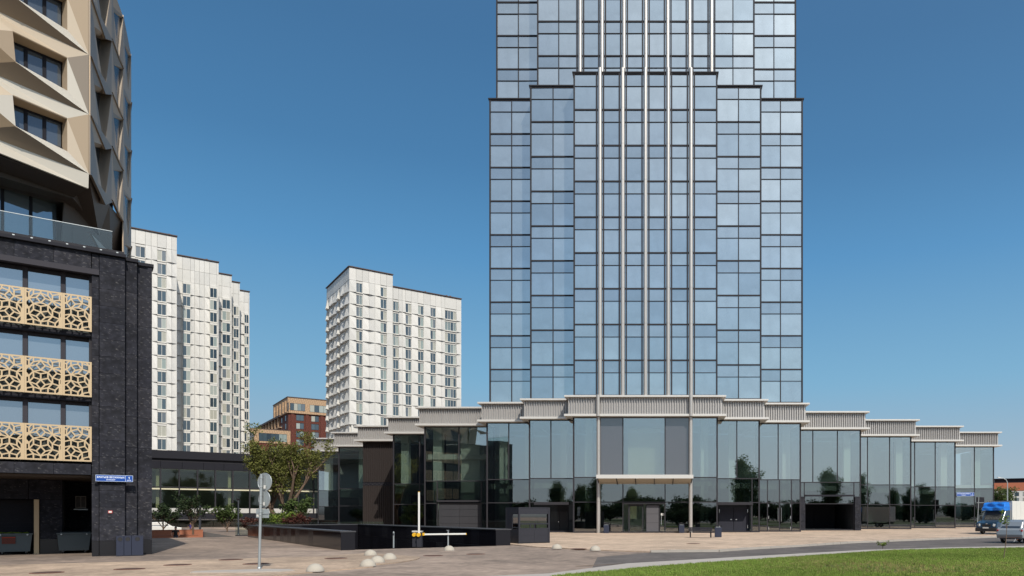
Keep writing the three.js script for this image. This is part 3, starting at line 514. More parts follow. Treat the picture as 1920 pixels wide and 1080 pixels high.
// faceted bronze tower over the terrace
const bronzeTower = thing('faceted_tower', 'bronze apartment tower of folded triangular metal panels above the granite building', 'tower');
{
  const b = bronzeTower, P = { A2: [-36.9, -27.5], A1: [-32.2, -34.92], B: [-29.73, -38.8], C: [-31.62, -42.9], E: [-32.45, -45], F: [-34.1, -48], H: [-37.2, -52] };
  P.A1 = [P.B[0] - .5375 * 4.55, P.B[1] + .843 * 4.55]; P.A2 = [P.A1[0] - .5375 * 4.55, P.A1[1] + .843 * 4.55];
  const FH = 3.11, Y0 = 19.77;
  const frameOf = ([ax, az], [bx, bz]) => { const W = Math.hypot(bx - ax, bz - az), rx = (bx - ax) / W, rz = (bz - az) / W; return { W, at: (s, y, n) => V(ax + rx * s - rz * n, y, az + rz * s + rx * n) }; };
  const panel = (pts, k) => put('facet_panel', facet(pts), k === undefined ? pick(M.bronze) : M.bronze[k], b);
  // wide face with strip windows
  for (const [p, q, left] of [[P.A2, P.A1, 1], [P.A1, P.B, 0]]) {
    const { W, at } = frameOf(p, q), s0 = 1.38, s1 = W - .9;
    for (let f = -1; f < 4; f++) {
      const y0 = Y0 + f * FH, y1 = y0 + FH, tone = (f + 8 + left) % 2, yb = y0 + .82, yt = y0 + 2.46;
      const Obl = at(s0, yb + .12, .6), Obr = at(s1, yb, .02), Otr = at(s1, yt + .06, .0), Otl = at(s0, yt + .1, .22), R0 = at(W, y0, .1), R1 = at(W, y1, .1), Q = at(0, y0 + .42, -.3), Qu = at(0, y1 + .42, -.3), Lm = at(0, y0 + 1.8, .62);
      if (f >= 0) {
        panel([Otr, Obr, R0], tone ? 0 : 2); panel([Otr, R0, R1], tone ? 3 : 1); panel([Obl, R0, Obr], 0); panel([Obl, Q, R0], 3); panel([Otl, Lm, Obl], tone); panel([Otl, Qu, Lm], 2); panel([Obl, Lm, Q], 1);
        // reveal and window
        const n = -.65, B0 = at(s0, yb, n), B1 = at(s1, yb, n), T0 = at(s0, yt, n), T1 = at(s1, yt, n);
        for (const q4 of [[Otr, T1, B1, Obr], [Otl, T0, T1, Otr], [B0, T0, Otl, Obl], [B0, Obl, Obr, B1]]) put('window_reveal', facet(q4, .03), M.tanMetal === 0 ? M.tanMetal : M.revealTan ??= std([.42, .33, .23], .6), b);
        const w = sub('window', b), w3 = (s1 - s0) / 3;
        for (let k = 0; k < 3; k++) { put('pane', facet([at(s0 + k * w3 + .06, yb + .06, n + .04), at(s0 + (k + 1) * w3 - .06, yb + .06, n + .04), at(s0 + (k + 1) * w3 - .06, yt - .06, n + .04), at(s0 + k * w3 + .06, yt - .06, n + .04)], .02), M.aptPane, w); if (k) put('mullion', facet([at(s0 + k * w3 - .07, yb, n + .09), at(s0 + k * w3 + .07, yb, n + .09), at(s0 + k * w3 + .07, yt, n + .09), at(s0 + k * w3 - .07, yt, n + .09)], .1), M.darkMetal, w); }
        for (const [a, c] of [[yb, yb + .1], [yt - .1, yt]]) put('frame_rail', facet([at(s0, a, n + .08), at(s1, a, n + .08), at(s1, c, n + .08), at(s0, c, n + .08)], .1), M.darkMetal, w);
        put('sill_rail', facet([at(s0 + w3, yb + .3, n + .075), at(s1, yb + .3, n + .075), at(s1, yb + .35, n + .075), at(s0 + w3, yb + .35, n + .075)], .05), M.darkMetal, w);
      }
      if (f >= 0 || f === -1) { // panel over the window below
        const q0 = at(0, y1 + .42, -.3), r0 = at(W, y1, .1);
        if (f === -1) panel([q0, at(0, y1 - .35, .2), at(W, y1 - .75, .05), r0], 0); else panel([q0, Otl, Otr, r0], tone ? 2 : 0);
      }
    }
  }
  // turned faces with triangular openings: darker bronze on panels and reveals paints their shade
  let phase = 0;
  for (const [p, q, dy0, dy1] of [[P.B, P.C, 0, .45], [P.C, P.E, .45, .1], [P.E, P.F, .1, -.4], [P.F, P.H, -.4, 0]]) {
    const { W, at } = frameOf(p, q); phase++;
    for (let f = phase > 1 ? -2 : -1; f < 4; f++) {
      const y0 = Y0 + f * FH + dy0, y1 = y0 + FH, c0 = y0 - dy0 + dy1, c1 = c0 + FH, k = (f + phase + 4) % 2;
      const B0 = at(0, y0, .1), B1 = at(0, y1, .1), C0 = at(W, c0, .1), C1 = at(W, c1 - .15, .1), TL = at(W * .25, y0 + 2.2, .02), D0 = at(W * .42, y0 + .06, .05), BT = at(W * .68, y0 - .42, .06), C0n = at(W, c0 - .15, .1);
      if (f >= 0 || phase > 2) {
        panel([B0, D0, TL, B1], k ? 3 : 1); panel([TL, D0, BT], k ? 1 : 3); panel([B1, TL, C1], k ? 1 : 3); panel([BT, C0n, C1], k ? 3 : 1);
        const n = phase > 1 ? -.02 : -.42, q3 = [at(W * .29, y0 + 1.95, n), at(W * .67, y0 - .36, n), at(W * .99, c1 - .25, n)];
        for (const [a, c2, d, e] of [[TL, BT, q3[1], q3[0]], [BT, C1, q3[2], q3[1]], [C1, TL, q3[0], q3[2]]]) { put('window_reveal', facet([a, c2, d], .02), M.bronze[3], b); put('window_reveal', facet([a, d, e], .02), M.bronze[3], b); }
        put('pane', facet([q3[0], q3[1], q3[2]], .02), M.tintPane ??= phys([.03, .034, .042], .25, 0, { ior: 1.4 }), b);
      }
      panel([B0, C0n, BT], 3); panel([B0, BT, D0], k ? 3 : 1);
    }
  }
  // soffit, drum and lobby glazing below
  const low = [P.A2, P.A1, P.B, P.C, P.E, P.F, P.H], inw = ([x, z], k) => [x + (-40 - x) * k, z + (-44 - z) * k];
  const yo = [19.3, 19.3, 19.0, 18.1, 16.9, 15.6, 15.0];
  for (let i = 0; i + 1 < low.length; i++) {
    const a = low[i], c = low[i + 1], ia = inw(a, i < 3 ? .2 : .08), ic = inw(c, i + 1 < 3 ? .2 : .08);
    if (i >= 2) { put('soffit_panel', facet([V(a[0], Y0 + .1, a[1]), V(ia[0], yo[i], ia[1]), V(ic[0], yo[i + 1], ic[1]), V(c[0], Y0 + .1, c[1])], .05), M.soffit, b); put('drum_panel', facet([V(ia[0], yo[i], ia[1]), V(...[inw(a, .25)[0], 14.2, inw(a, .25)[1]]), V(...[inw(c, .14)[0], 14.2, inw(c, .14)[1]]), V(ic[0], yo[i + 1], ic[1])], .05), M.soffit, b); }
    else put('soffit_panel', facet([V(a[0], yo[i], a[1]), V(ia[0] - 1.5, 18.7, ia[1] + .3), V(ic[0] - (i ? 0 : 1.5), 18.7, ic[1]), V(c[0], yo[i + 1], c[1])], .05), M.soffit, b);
  }
  { // lobby glass, set back under the soffit
    const { W, at } = frameOf(inw(P.A2, .22), inw(P.B, .24)); const w = sub('lobby_glazing', b);
    for (let k = 0; k < 6; k++) { const a = W * k / 6, c = W * (k + 1) / 6; put('pane', facet([at(a + .05, 14.3, -.3), at(c - .05, 14.3, -.3), at(c - .05, 18.9, -.3), at(a + .05, 18.9, -.3)], .02), M.bluePane, w); put('mullion', facet([at(a - .06, 14.2, -.24), at(a + .06, 14.2, -.24), at(a + .06, 18.9, -.24), at(a - .06, 18.9, -.24)], .12), M.darkMetal, w); }
    put('transom', facet([at(0, 16.3, -.24), at(W, 16.3, -.24), at(W, 16.42, -.24), at(0, 16.42, -.24)], .1), M.darkMetal, w);
  }
  // core inside the panels
  const core = new THREE.Shape([P.A2, P.A1, P.B, P.C, P.E, P.F, P.H, [-46, -46], [-46, -30]].map((p) => inw(p, .12)).map(([x, z]) => new THREE.Vector2(x, -z)));
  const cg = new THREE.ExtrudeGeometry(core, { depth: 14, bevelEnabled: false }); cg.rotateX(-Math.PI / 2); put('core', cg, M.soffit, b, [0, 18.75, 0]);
  { const rs = new THREE.Shape([[-46, -31], [-46, -62], [-92, -62], [-92, -24]].map(([x, z]) => new THREE.Vector2(x, -z))), rg = new THREE.ExtrudeGeometry(rs, { depth: 26, bevelEnabled: false }); rg.rotateX(-Math.PI / 2); put('rear_wing', rg, M.bronze[3], b, [0, 14.2, 0]); }
  const cg2 = new THREE.ExtrudeGeometry(new THREE.Shape([P.A2, P.A1, P.B, P.C, P.E, P.F, P.H, [-46, -46], [-46, -30]].map((p) => inw(p, .34)).map(([x, z]) => new THREE.Vector2(x, -z))), { depth: 4.6, bevelEnabled: false }); cg2.rotateX(-Math.PI / 2); put('core_base', cg2, M.interior, b, [0, 14.16, 0]);
}

// ---------------------------------------------------------------- white panel towers
const panelCache = new Map();
function foldedPanel(w, h, oa, ob) { // leans out at its foot, closed below
  const key = [w, h, oa, ob].map((v) => Math.round(v * 100)).join(); if (panelCache.has(key)) return panelCache.get(key);
  const g0 = .02, a = [g0, h - g0, 0], b = [w - g0, h - g0, 0], c = [w - g0, g0, ob], d = [g0, g0, oa], e = [w - g0, g0 + .06, -.12], f = [g0, g0 + .06, -.12], pos = [], uv = [];
  for (const t of [[a, d, c], [a, c, b], [d, f, e], [d, e, c], [a, f, d], [b, c, e]]) for (const p of t) { pos.push(...p); uv.push(p[0] + w * 3.7, p[1]); }
  const g = new THREE.BufferGeometry(); g.setAttribute('position', new THREE.Float32BufferAttribute(pos, 3)); g.setAttribute('uv', new THREE.Float32BufferAttribute(uv, 2)); g.computeVertexNormals(); panelCache.set(key, g); return g;
}
M.curtain = [[.31, .34, .31], [.23, .28, .26], [.16, .20, .20], [.36, .35, .29], [.09, .11, .13]].map((c) => phys(c, .35, 0, { specularIntensity: 1, ior: 1.8, clearcoat: 1, clearcoatRoughness: .02 }));
M.pane2 = [phys([.03, .045, .06], .04, 0, { ior: 2 }), phys([.06, .09, .11], .04, .2, { ior: 2 })];
const winFrames = new Map();
function addWindow(parent, x, y, w, h, leaves, z) {
  const key = [w, h, leaves].join(); if (!winFrames.has(key)) { const l = [bg(0, w, 0, .05, -.1, .05), bg(0, w, h - .05, h, -.1, .05)]; for (let k = 0; k <= leaves; k++) { const c = Math.min(w - .03, Math.max(.03, k * w / leaves)); l.push(bg(c - .035, c + .035, .05, h - .05, -.1, .04)); } winFrames.set(key, mergeGeometries(l)); }
  const m = put('window', winFrames.get(key), M.whiteFrame, parent, [x, y, z]);
  for (let k = 0; k < leaves; k++) { const a = k * w / leaves + .05, b = (k + 1) * w / leaves - .05; span('pane', m, rnd() < .42 ? pick(M.curtain) : pick(M.pane2), a - .02, b + .02, .05, h - .05, -.02, 0); }
  return m;
}
// cells: [width, kind], kind 'p' panel or 'w' window; fold gives how far each joint leans out
function whiteFace(parent, x0, cells, floors, top, o = {}) {
  const fl = 3.1, Wt = cells.reduce((s, c) => s + c[0], 0), fold = (j) => o.flat ? .02 : [.06, .46, .14, .54, .1, .44][j % 6] * (o.lean ?? 1);
  let x = x0; cells.forEach(([w, kind, leaves], j) => {
    for (let f = 0; f < floors.length; f++) {
      const y = floors[f];
      if (kind === 'p') put('cladding_panel', foldedPanel(w, fl, j === 0 ? .03 : fold(j), j === cells.length - 1 ? .03 : fold(j + 1)), pick(M.whitePanels), parent, [x, y, 0]);
      else { const out = o.ledge ?? .3; addWindow(parent, x + .02, y + .1, w - .04, 2.4, leaves ?? 2, o.boxed ? out - .12 : -.12); span('window_ledge', parent, M.whiteFrame, x - .05, x + w + .05, y - .12, y + .09, -.1, out); span('window_head', parent, M.whitePanels[0], x + .01, x + w - .01, y + 2.51, y + 2.97, -.2, o.boxed ? out - .08 : .0);
        if (o.boxed) for (const s of [x, x + w - .08]) span('window_cheek', parent, M.whiteFrame, s, s + .08, y + .1, y + 2.41, -.1, out - .06); }
    }
    const yt = floors[0] + fl; for (let k = 0, y = yt; y < top - .5; k++, y += fl) { const h = Math.min(fl, top - y); put('cladding_panel', foldedPanel(w, Math.round(h * 20) / 20, .04, .04), pick(M.whitePanels), parent, [x, y, 0]); }
    x += w;
  });
  span('roof_edge', parent, M.roofEdge ??= std([.075, .05, .045], .7), x0 - .1, x0 + Wt + .1, top, top + .22, -1.4, .28);
}
const rowsFrom = (top, n) => Array.from({ length: n }, (_, k) => top - k * 3.1);
{
  const t = thing('white_tower', 'white panel apartment block with a higher corner, behind the podium', 'apartment block', [X(655, 190), 0, -190], GRID);
  const u = (px) => { const d = 190, dx = px - 655; return dx * d / (FOCAL * CU - SU * (px - AXIS_X)) ; };  // length along the face of a point measured on the photograph
  const cols = [655, 667.7, 679.4, 691.4, 703, 713.4, 725, 736.7].map(u), kinds = 'pwpppwp';
  const cells = [...kinds].map((k, i) => [Math.round((cols[i + 1] - cols[i]) * 50) / 50, k]);
  const top = 65.5; span('body', t, M.white, .1, cols[7], 0, top - .1, -23, -.5);
  whiteFace(t, 0, cells, rowsFrom(59.2, 12), top);
  const c2 = [736.9, 747.4, 754, 760, 771, 783.4, 794, 806.7, 816.8, 827, 834, 855.3, 864.8].map(u), k2 = 'wppwpwpwppwp';
  const cells2 = [...k2].map((k, i) => [Math.round((c2[i + 1] - c2[i]) * 50) / 50, k, i === 10 ? 4 : 2]);
  span('body', t, M.white, cols[7] + .02, c2[12], 0, 62.3, -20, -.5);
  whiteFace(t, c2[0], cells2, rowsFrom(56.1, 11), 62.4, { lean: .8 });
  const lf = sub('side_face', t, [0, 0, -23.2], -Math.PI / 2), lc = []; for (let k = 0; k < 4; k++) lc.push([1.6, 'p'], [1.7, 'w'], [2.5, 'p']);
  whiteFace(lf, 0, lc, rowsFrom(59.2, 13), top, { lean: 1.5, ledge: .7 });
  span('side_body', lf, M.white, 0, 23.2, 0, top - .1, -1, -.5);
  for (let k = 0; k < 4; k++) span('roof_vent', t, M.rust, [.8, 20, 26, 27][k], [1.2, 20.3, 26.3, 27.4][k], k ? 62.6 : 65.7, k ? 63.1 : 66.1, -1.2, -.8);
}
{
  const o = [X(331.7, 172.2), 0, -172.2], t = thing('white_tower', 'white panel apartment block stepping back in narrow bays beside the granite building', 'apartment block', o, GRID), top = 66.5;
  const seg = (z, x0, cells, n, opt, y = 60.2) => { const s = sub('stepped_bay', t, [0, 0, z]); whiteFace(s, x0, cells, rowsFrom(y, n), top, opt); const W = cells.reduce((a, c) => a + c[0], 0); span('body', s, M.white, x0 + .05, x0 + W - .03, 0, top - .05, -16, -.5); return s; };
  seg(0, -15.8, [[2.2, 'p'], [2.0, 'p'], [1.9, 'p'], [1.8, 'p'], [1.85, 'w'], [1.1, 'p'], [1.15, 'p'], [1.75, 'w'], [1.02, 'p'], [1.03, 'p']].map((c) => c), 15, { lean: .75, ledge: .15 });
  seg(-14.5, -1.4, [[2.45, 'p'], [1.2, 'p'], [1.7, 'w', 2], [.9, 'p'], [1.05, 'p'], [1.05, 'p'], [1.15, 'p'], [1.6, 'w'], [.4, 'p']], 15, { ledge: .62, boxed: true, lean: .8 }, 57.1);
  seg(-24.3, 9.5, [[2.5, 'p'], [1.9, 'w'], [.4, 'p']], 15, { ledge: .7, boxed: true }, 57.1);
  seg(-30.2, 13.5, [[1.9, 'p'], [1.3, 'w'], [.35, 'p']], 15, { ledge: .8, boxed: true }, 57.1);
  seg(-38, 16.4, [[2.8, 'p'], [1.1, 'w'], [.3, 'p']], 15, { ledge: .8, boxed: true }, 57.1);
  for (const [x, z] of [[-1.6, -1.2], [7.4, -15.6], [14.4, -31.4]]) span('roof_vent', t, M.rust, x, x + .4, top + .2, top + .75, z - .3, z);
}

// ---------------------------------------------------------------- low dark pavilion behind the lane
{
  const t = thing('dark_pavilion', 'long low dark glazed pavilion behind the trees', 'building', [X(289, 112), 0, -112], GRID), x0 = -16, x1 = 34.4, b = -.75;
  span('parapet', t, M.darkMetal, x0, x1, 10.55, 11.75, -14, .0); span('parapet_ledge', t, M.frame, x0, x1, 10.1, 10.54, -14, -.35);
  for (let k = 0; k < 18; k++) { span('cladding_panel', t, M.pavPanel ??= phys([.018, .0185, .025], .75, 0, { specularIntensity: .3 }), x0 + k * 2.8 + .02, x0 + (k + 1) * 2.8 - .02, 8.95, 10.08, -.5, -.1); }
  for (let k = 0; k < 21; k++) {
    const a = x0 + k * 2.4, c = a + 2.4; span('upper_pane', t, M.pavGlass ??= phys([.66, .70, .66], 0, 0, { transmission: 1, thickness: 0, ior: 1.6 }), a + .1, c - .1, 3.0, 8.9, -.22, -.2);
    span('mullion', t, M.frame, a - .09, a + .09, 2.2, 8.94, -.3, .12); span('band_panel', t, M.ledge, a + .1, c - .1, 2.2, 2.95, -.3, -.12);
    span('lower_pane', t, M.pavGlass, a + .06, c - .06, b, .95, -2.2, -2.18);
    if (k % 4 === 2) span('interior_column', t, M.slatPaint, c - .5, c - .1, 2.97, 8.9, -1.6, -1.2);
  }
  span('lit_ceiling_strip', t, M.pale2 ??= std([.62, .58, .42], .7), x0, x1, 5.78, 5.98, -.3, .02); span('gallery_soffit', t, M.interior, x0, x1, 5.96, 6.06, -8, -.55); span('transom', t, M.frame, x0, x1, 6.1, 6.25, -.31, -.1);  // pale yellow strip before the glass paints the lit ceiling line inside
  span('canopy', t, M.darkMetal, x0, x1, 1.3, 2.15, -3, 1.4); span('canopy_edge', t, M.ledge, x0, x1, 1.12, 1.28, -2, 1.2);
  span('back_wall', t, M.interior, x0, x1, b, 10.5, -14, -13.7); span('ground_wall', t, M.interior, x0, x1, b, 1.1, -4.6, -4.4); span('gallery_floor', t, M.interior, x0, x1, 2.6, 2.9, -13.6, -.5); span('roof_slab', t, M.interior, x0, x1, 8.95, 9.3, -13.6, -.6);
}
// ---------------------------------------------------------------- red brick blocks far behind
{
  const d = 300, t = thing('brick_block', 'tall red brick block with a tan brick attic storey', 'apartment block', [X(540.6, d), 0, -d], GRID), sc = d / FOCAL, top = Y(745, d), fl = 3.25;
  const yAt = Y(773, d); // foot of the attic
  span('wall', t, M.brick, -.02, 30, 0, yAt - .02, -30, 0); span('attic', t, M.tanBrick, -.3, 30.3, yAt, top, -30, .3); span('cornice', t, M.tanBrick, -.7, 30.7, yAt - .25, yAt + .15, -30.2, .7); span('roof_edge', t, M.roofEdge, -.5, 30.5, top + .002, top + .3, -30, .5);
  const far = (x, y, w, h, n, z) => addWindow(t, x, y, w, h, n, z);
  const dark = M.whiteFrame; M.whiteFrame = M.darkMetal;
  far(.6, yAt + .9, 5.6, 2.9, 4, .33); far(8, yAt + .8, 10.6, 2.9, 6, .33); far(20.4, yAt + .8, 3, 2.9, 2, .33);
  for (let f = 0; f < 6; f++) for (const x of [2.9, 8.6, 14.3, 20.2]) { far(x, yAt - 3.1 - f * fl * 1.03, 2.9, 2.35, 2, .03); span('window_lintel', t, M.brick, x - .1, x + 3, yAt - 3.1 - f * fl * 1.03 + 2.4, yAt - 3.1 - f * fl * 1.03 + 2.7, 0, .12); }
  for (const x of [1.0, 6.4, 12.1, 17.9]) span('brick_pier', t, M.brick, x, x + 1.2, 0, yAt - .26, 0, .35);
  const lf = sub('side_face', t, [0, 0, -29], -Math.PI / 2);
  for (const x of [6.5, 15, 23]) { for (let f = 0; f < 6; f++) addWindow(lf, x, yAt - 3.1 - f * fl * 1.03, 2.2, 2.35, 2, .06); } for (const x of [3, 9, 15, 21, 26]) { span('attic_pier', lf, M.tanBrick, x, x + 1, yAt + .2, top - 1.2, .3, .9); addWindow(lf, x + 1.4, yAt + .8, 3.6, 2.9, 3, .33); }
  const d2 = 285, l = thing('brick_block', 'lower brick block with a tan brick top storey and long dark window bands', 'apartment block', [X(543, d2), 0, -d2], GRID), tp = Y(808, d2), ft = Y(833, d2);
  span('wall', l, M.brick, -24, 0, 0, ft - .02, -20, 0); span('attic', l, M.tanBrick, -24, .25, ft, tp, -20, .25); span('roof_edge', l, M.roofEdge, -24, .3, tp + .002, tp + .2, -20, .35);
  addWindow(l, -20.6, ft + .7, 8.4, 3.0, 6, .28); addWindow(l, -10.6, ft + .7, 9.6, 3.0, 7, .28);
  for (let f = 0; f < 4; f++) for (const x of [-18, -12.4, -6.6]) addWindow(l, x, ft - 3.4 - f * 3.3, 2.6, 2.3, 2, .03);
  const w = thing('brick_wing', 'long terrace wing with tan piers descending behind the lower brick block', 'apartment block', [X(528, 310), 0, -310], GRID), wt = Y(778, 310);
  const wf = sub('wing_face', w, [0, 0, -62], -Math.PI / 2); span('wing_wall', wf, M.brick, 0, 62, 0, wt - 5, -12, 0); span('wing_roof', wf, M.roofEdge, 0, 62, wt - .8, wt, -12, .9); for (let k = 0; k < 9; k++) { span('wing_pier', wf, M.tanBrick, 2 + k * 6.8, 3 + k * 6.8, wt - 5, wt - .82, -.5, .6); addWindow(wf, 3.4 + k * 6.8, wt - 4.4, 5, 3, 4, -.2); } span('wing_back', wf, M.interior, 0, 62, wt - 5, wt - .9, -6, -.6); span('wing_floor', wf, M.tanBrick, 0, 62, wt - 5.4, wt - 5.01, -1, .8);
  M.whiteFrame = dark;
}
{ // far right: pale block with terracotta top storeys
  const d = 420, t = thing('distant_block', 'distant pale apartment block with terracotta upper storeys beyond the truck', 'apartment block', [X(1907, d), 0, -d], -.5), top = Y(905, d), dk = M.whiteFrame; M.whiteFrame = M.darkMetal;
  span('wall', t, M.white, -24, 16, 0, top - 4.6, -20, 0); span('top_storeys', t, std([.42, .14, .075], .9), -24.2, 16.2, top - 4.5, top, -20, .2); span('penthouse', t, M.darkMetal, -12, 12, top + .01, top + 2.2, -16, -3); span('penthouse_roof', t, M.darkMetal, -13, 13, top + 2.21, top + 2.6, -17, -2);
  for (let f = 0; f < 5; f++) for (let k = 0; k < 9; k++) addWindow(t, -22.8 + k * 4.3, top - 7.6 - f * 3.3, 2.3, 2.2, 2, .03);
  M.whiteFrame = dk;
}

// ---------------------------------------------------------------- garage ramp with black granite parapets
{
  const O = [RAMP[0], 0, RAMP[1]], H = 1.05;
  const ga = () => M.blackGranite[Math.floor(rnd() * 2.4) % 3];
  const wallA = thing('granite_parapet', 'black polished granite parapet with pale sunlit coping, near side of garage ramp', 'wall', O, GRID);
  span('core', wallA, M.plinth, .03, .72, -4, H - .08, -30.6, -.03);
  for (let k = 0; k < 24; k++) { const z = -k * 1.275; span('granite_tile', wallA, ga(), 0, .03, 0, H - .07, z - 1.27, z, k % 4); span('granite_tile', wallA, ga(), .72, .75, -4, H - .07, z - 1.27, z, k % 4); span('coping_stone', wallA, M.copingTop, -.04, .79, H - .065, H, z - 1.268, z + (k ? 0 : .04)); }
  span('granite_tile', wallA, M.blackGranite[2], .005, .745, 0, H - .07, -.03, .012);
  const wallB = thing('granite_parapet', 'black granite parapet on the far side of garage ramp, ending beside guard booth', 'wall', O, GRID);
  span('core', wallB, M.plinth, 9.43, 10.4, -4, H - .08, -31.5, -.6);
  for (let k = 0; k < 24; k++) { const z = -.6 - k * 1.275; span('granite_tile', wallB, ga(), 9.4, 9.43, -.05, H - .07, z - 1.262, z - .012, k % 4); span('granite_tile', wallB, ga(), 9.4, 9.43, -1.1, -.065, z - 1.262, z - .012, k % 4); span('granite_tile', wallB, ga(), 9.4, 9.43, -4, -1.12, z - 1.262, z - .012, k % 4); span('coping_stone', wallB, M.copingTop, 9.36, 10.46, H - .065, H, z - 1.268, z + (k ? 0 : .04)); }
  span('granite_tile', wallB, M.blackGranite[2], 9.405, 10.39, 0, H - .07, -.6, -.57);
  const wallC = thing('granite_parapet', 'black granite parapet closing the back of garage ramp', 'wall', O, GRID);
  span('core', wallC, M.plinth, .8, 9.38, -4, H - .08, -32, -31.05); for (let k = 0; k < 7; k++) { span('granite_tile', wallC, ga(), .8 + k * 1.225, .8 + (k + 1) * 1.225 - .012, -4, .3, -31.04, -31, k % 4); span('granite_tile', wallC, ga(), .8 + k * 1.225, .8 + (k + 1) * 1.225 - .012, .315, H - .07, -31.04, -31, k % 4); } for (let k = 0; k < 7; k++) span('coping_stone', wallC, M.copingTop, .8 + k * 1.225, .8 + (k + 1) * 1.225 - .006, H - .065, H, -32.05, -30.98);
  const g = boxGeo(8.65, .3, 31); const r = structure('ramp_floor', g, M.road, [0, 0, 0]); r.position.set(...[gridPoint(RAMP, 5.07, 15.6)].map(([x, z]) => [x, -2.15, z])[0]); r.rotation.set(0, GRID, 0, 'YXZ'); r.rotation.order = 'YXZ'; r.rotation.x = -.128;
  // glass balustrade in front of the left wing
  const bal = thing('glass_balustrade', 'low clear glass balustrade along the left podium bays behind the ramp', 'balustrade', O, GRID); for (let k = 0; k < 6; k++) span('glass_sheet', bal, M.clearGlass, -.5 + k * 2.2, -.5 + k * 2.2 + 2.17, .1, 1.25, -34.02, -34); span('foot_channel', bal, M.frame, -.5, 12.7, 0, .1, -34.06, -33.96);
}
// guard booth
{
  const o = G(972.5, 1020.7), t = thing('guard_booth', 'dark grey metal guard booth with strip windows beside the ramp', 'booth', [o[0], 0, o[1]], GRID), W = 2.32, Dp = 1.95, H = 2.42;
  const gm = M.boothMetal ??= phys([.032, .033, .042], .65, 0, { specularIntensity: .35 });
  span('body_core', t, M.plinth, .06, W - .06, .08, 1.0, -Dp + .06, -.06); span('roof', t, gm, .04, W - .04, H - .06, H + .02, -Dp + .04, -.04); span('floor', t, M.plinth, .06, W - .06, .02, .08, -Dp, 0);
  for (const [x, z] of [[0, 0], [W - .12, 0], [0, -Dp + .12], [W - .12, -Dp + .12]]) span('corner_post', t, gm, x, x + .12, .05, H, z - .12, z);
  for (let r = 0; r < 2; r++) for (let c = 0; c < 2; c++) span('wall_panel', t, gm, .13 + c * 1.03, .13 + c * 1.03 + 1.02, .1 + r * .45, .1 + r * .45 + .44, -.06, -.012);
  span('head_panel', t, gm, .13, W - .13, 1.99, H - .07, -.06, -.012); span('window_rail', t, gm, .13, W - .13, 1.3, 1.38, -.07, -.01); span('window_sill', t, gm, .13, W - .13, .99, 1.06, -.07, -.005);
  const bp = M.boothGlass ??= phys([.6, .56, .5], .0, 0, { transmission: 1, thickness: 0, ior: 3 });
  span('window_pane', t, bp, .14, W - .22, 1.385, 1.985, -.05, -.04); for (const [a, b] of [[.14, .82], [.88, 1.15], [1.3, W - .22]]) span('window_pane', t, bp, a, b, 1.065, 1.295, -.05, -.04); for (const a of [.83, 1.16]) span('window_mullion', t, gm, a, a + .05, 1.06, 1.3, -.07, -.012);
  const s = sub('side_wall', t, [0, 0, -Dp], -Math.PI / 2); span('head_panel', s, gm, .13, Dp - .13, 1.99, H - .07, -.06, -.012); for (let r = 0; r < 2; r++) span('wall_panel', s, gm, .13, Dp - .13, .1 + r * .45, .1 + r * .45 + .44, -.06, -.012); for (let r = 0; r < 3; r++) span('wall_panel', s, gm, .13, .9, 1.02 + r * .325, 1.02 + r * .325 + .315, -.06, -.012);
  span('window_pane', s, bp, .98, Dp - .16, 1.06, 1.98, -.05, -.04); span('window_mullion', s, gm, .92, .98, 1.0, 1.98, -.08, -.005);
  for (const x of [W, -.0]) span('back_wall', t, gm, .12, W - .12, 1.0, H - .07, -Dp + .02, -Dp + .06); span('right_wall', t, gm, W - .05, W - .012, .1, H - .07, -Dp + .13, -.13);
  span('desk', t, std([.16, .09, .05], .6), .2, W - .2, .98, 1.02, -.8, -.12); span('curtain', t, std([.24, .13, .07], .9), .2, W - .2, 1.05, 2.0, -1.75, -1.7);
}
// parking barrier
{
  const o = G(782, 1025.8), t = thing('parking_barrier', 'parking barrier with raised white arm and yellow pivot caps at the ramp mouth', 'barrier', [o[0], 0, o[1]]);
  for (const [x, label] of [[-.2, 0], [.16, 1]]) { put('cabinet', new RoundedBoxGeometry(.29, .9, .3, 2, .02), M.boothMetal, t, [x, .45, x < 0 ? -.3 : 0]); box('cabinet_top', t, M.ledge, x, .94, x < 0 ? -.3 : 0, .31, .09, .33); const c = put('pivot_cap', new THREE.CylinderGeometry(.11, .13, .14, 18), M.yellow ??= std([.75, .42, .02], .45), t, [x, .74, (x < 0 ? -.3 : 0) + .21], [Math.PI / 2, 0, 0]); }
  const up = put('raised_arm', new RoundedBoxGeometry(.11, 2.5, .05, 2, .02), M.armWhite ??= std([.75, .74, .70], .45), t, [.18, 2.05, .2]); box('arm_tip', up, M.yellow, 0, 1.265, 0, .112, .03, .052);
  const t2 = thing('parking_barrier', 'lowered white barrier arm resting on a grey support post', 'barrier', [o[0] + .42, 0, o[1] - .05]);
  put('lowered_arm', new RoundedBoxGeometry(2.55, .1, .05, 2, .02), M.armWhite, t2, [1.28, .78, .18], [0, 0, .012]); box('arm_tip', t2, M.yellow, 2.575, .795, .18, .03, .102, .052); put('support_post', cyl(.045, .045, 1.0), M.galvanised, t2, [1.45, .5, .06]); box('support_head', t2, M.galvanised, 1.45, 1.01, .1, .1, .03, .2); box('arm_bracket', t2, M.yellow, .02, .78, .18, .12, .16, .1);
  const p = G(738, 1027.5), q = thing('steel_post', 'short steel post standing alone at the ramp mouth', 'post', [p[0], 0, p[1]]); put('post', cyl(.045, .045, .92), M.galvanised, q, [0, .46, 0]); put('cap', new THREE.SphereGeometry(.047, 12, 6, 0, 7, 0, 1.6), M.galvanised, q, [0, .92, 0]); box('reader', q, M.frame, .0, .8, .05, .07, .12, .03);
}
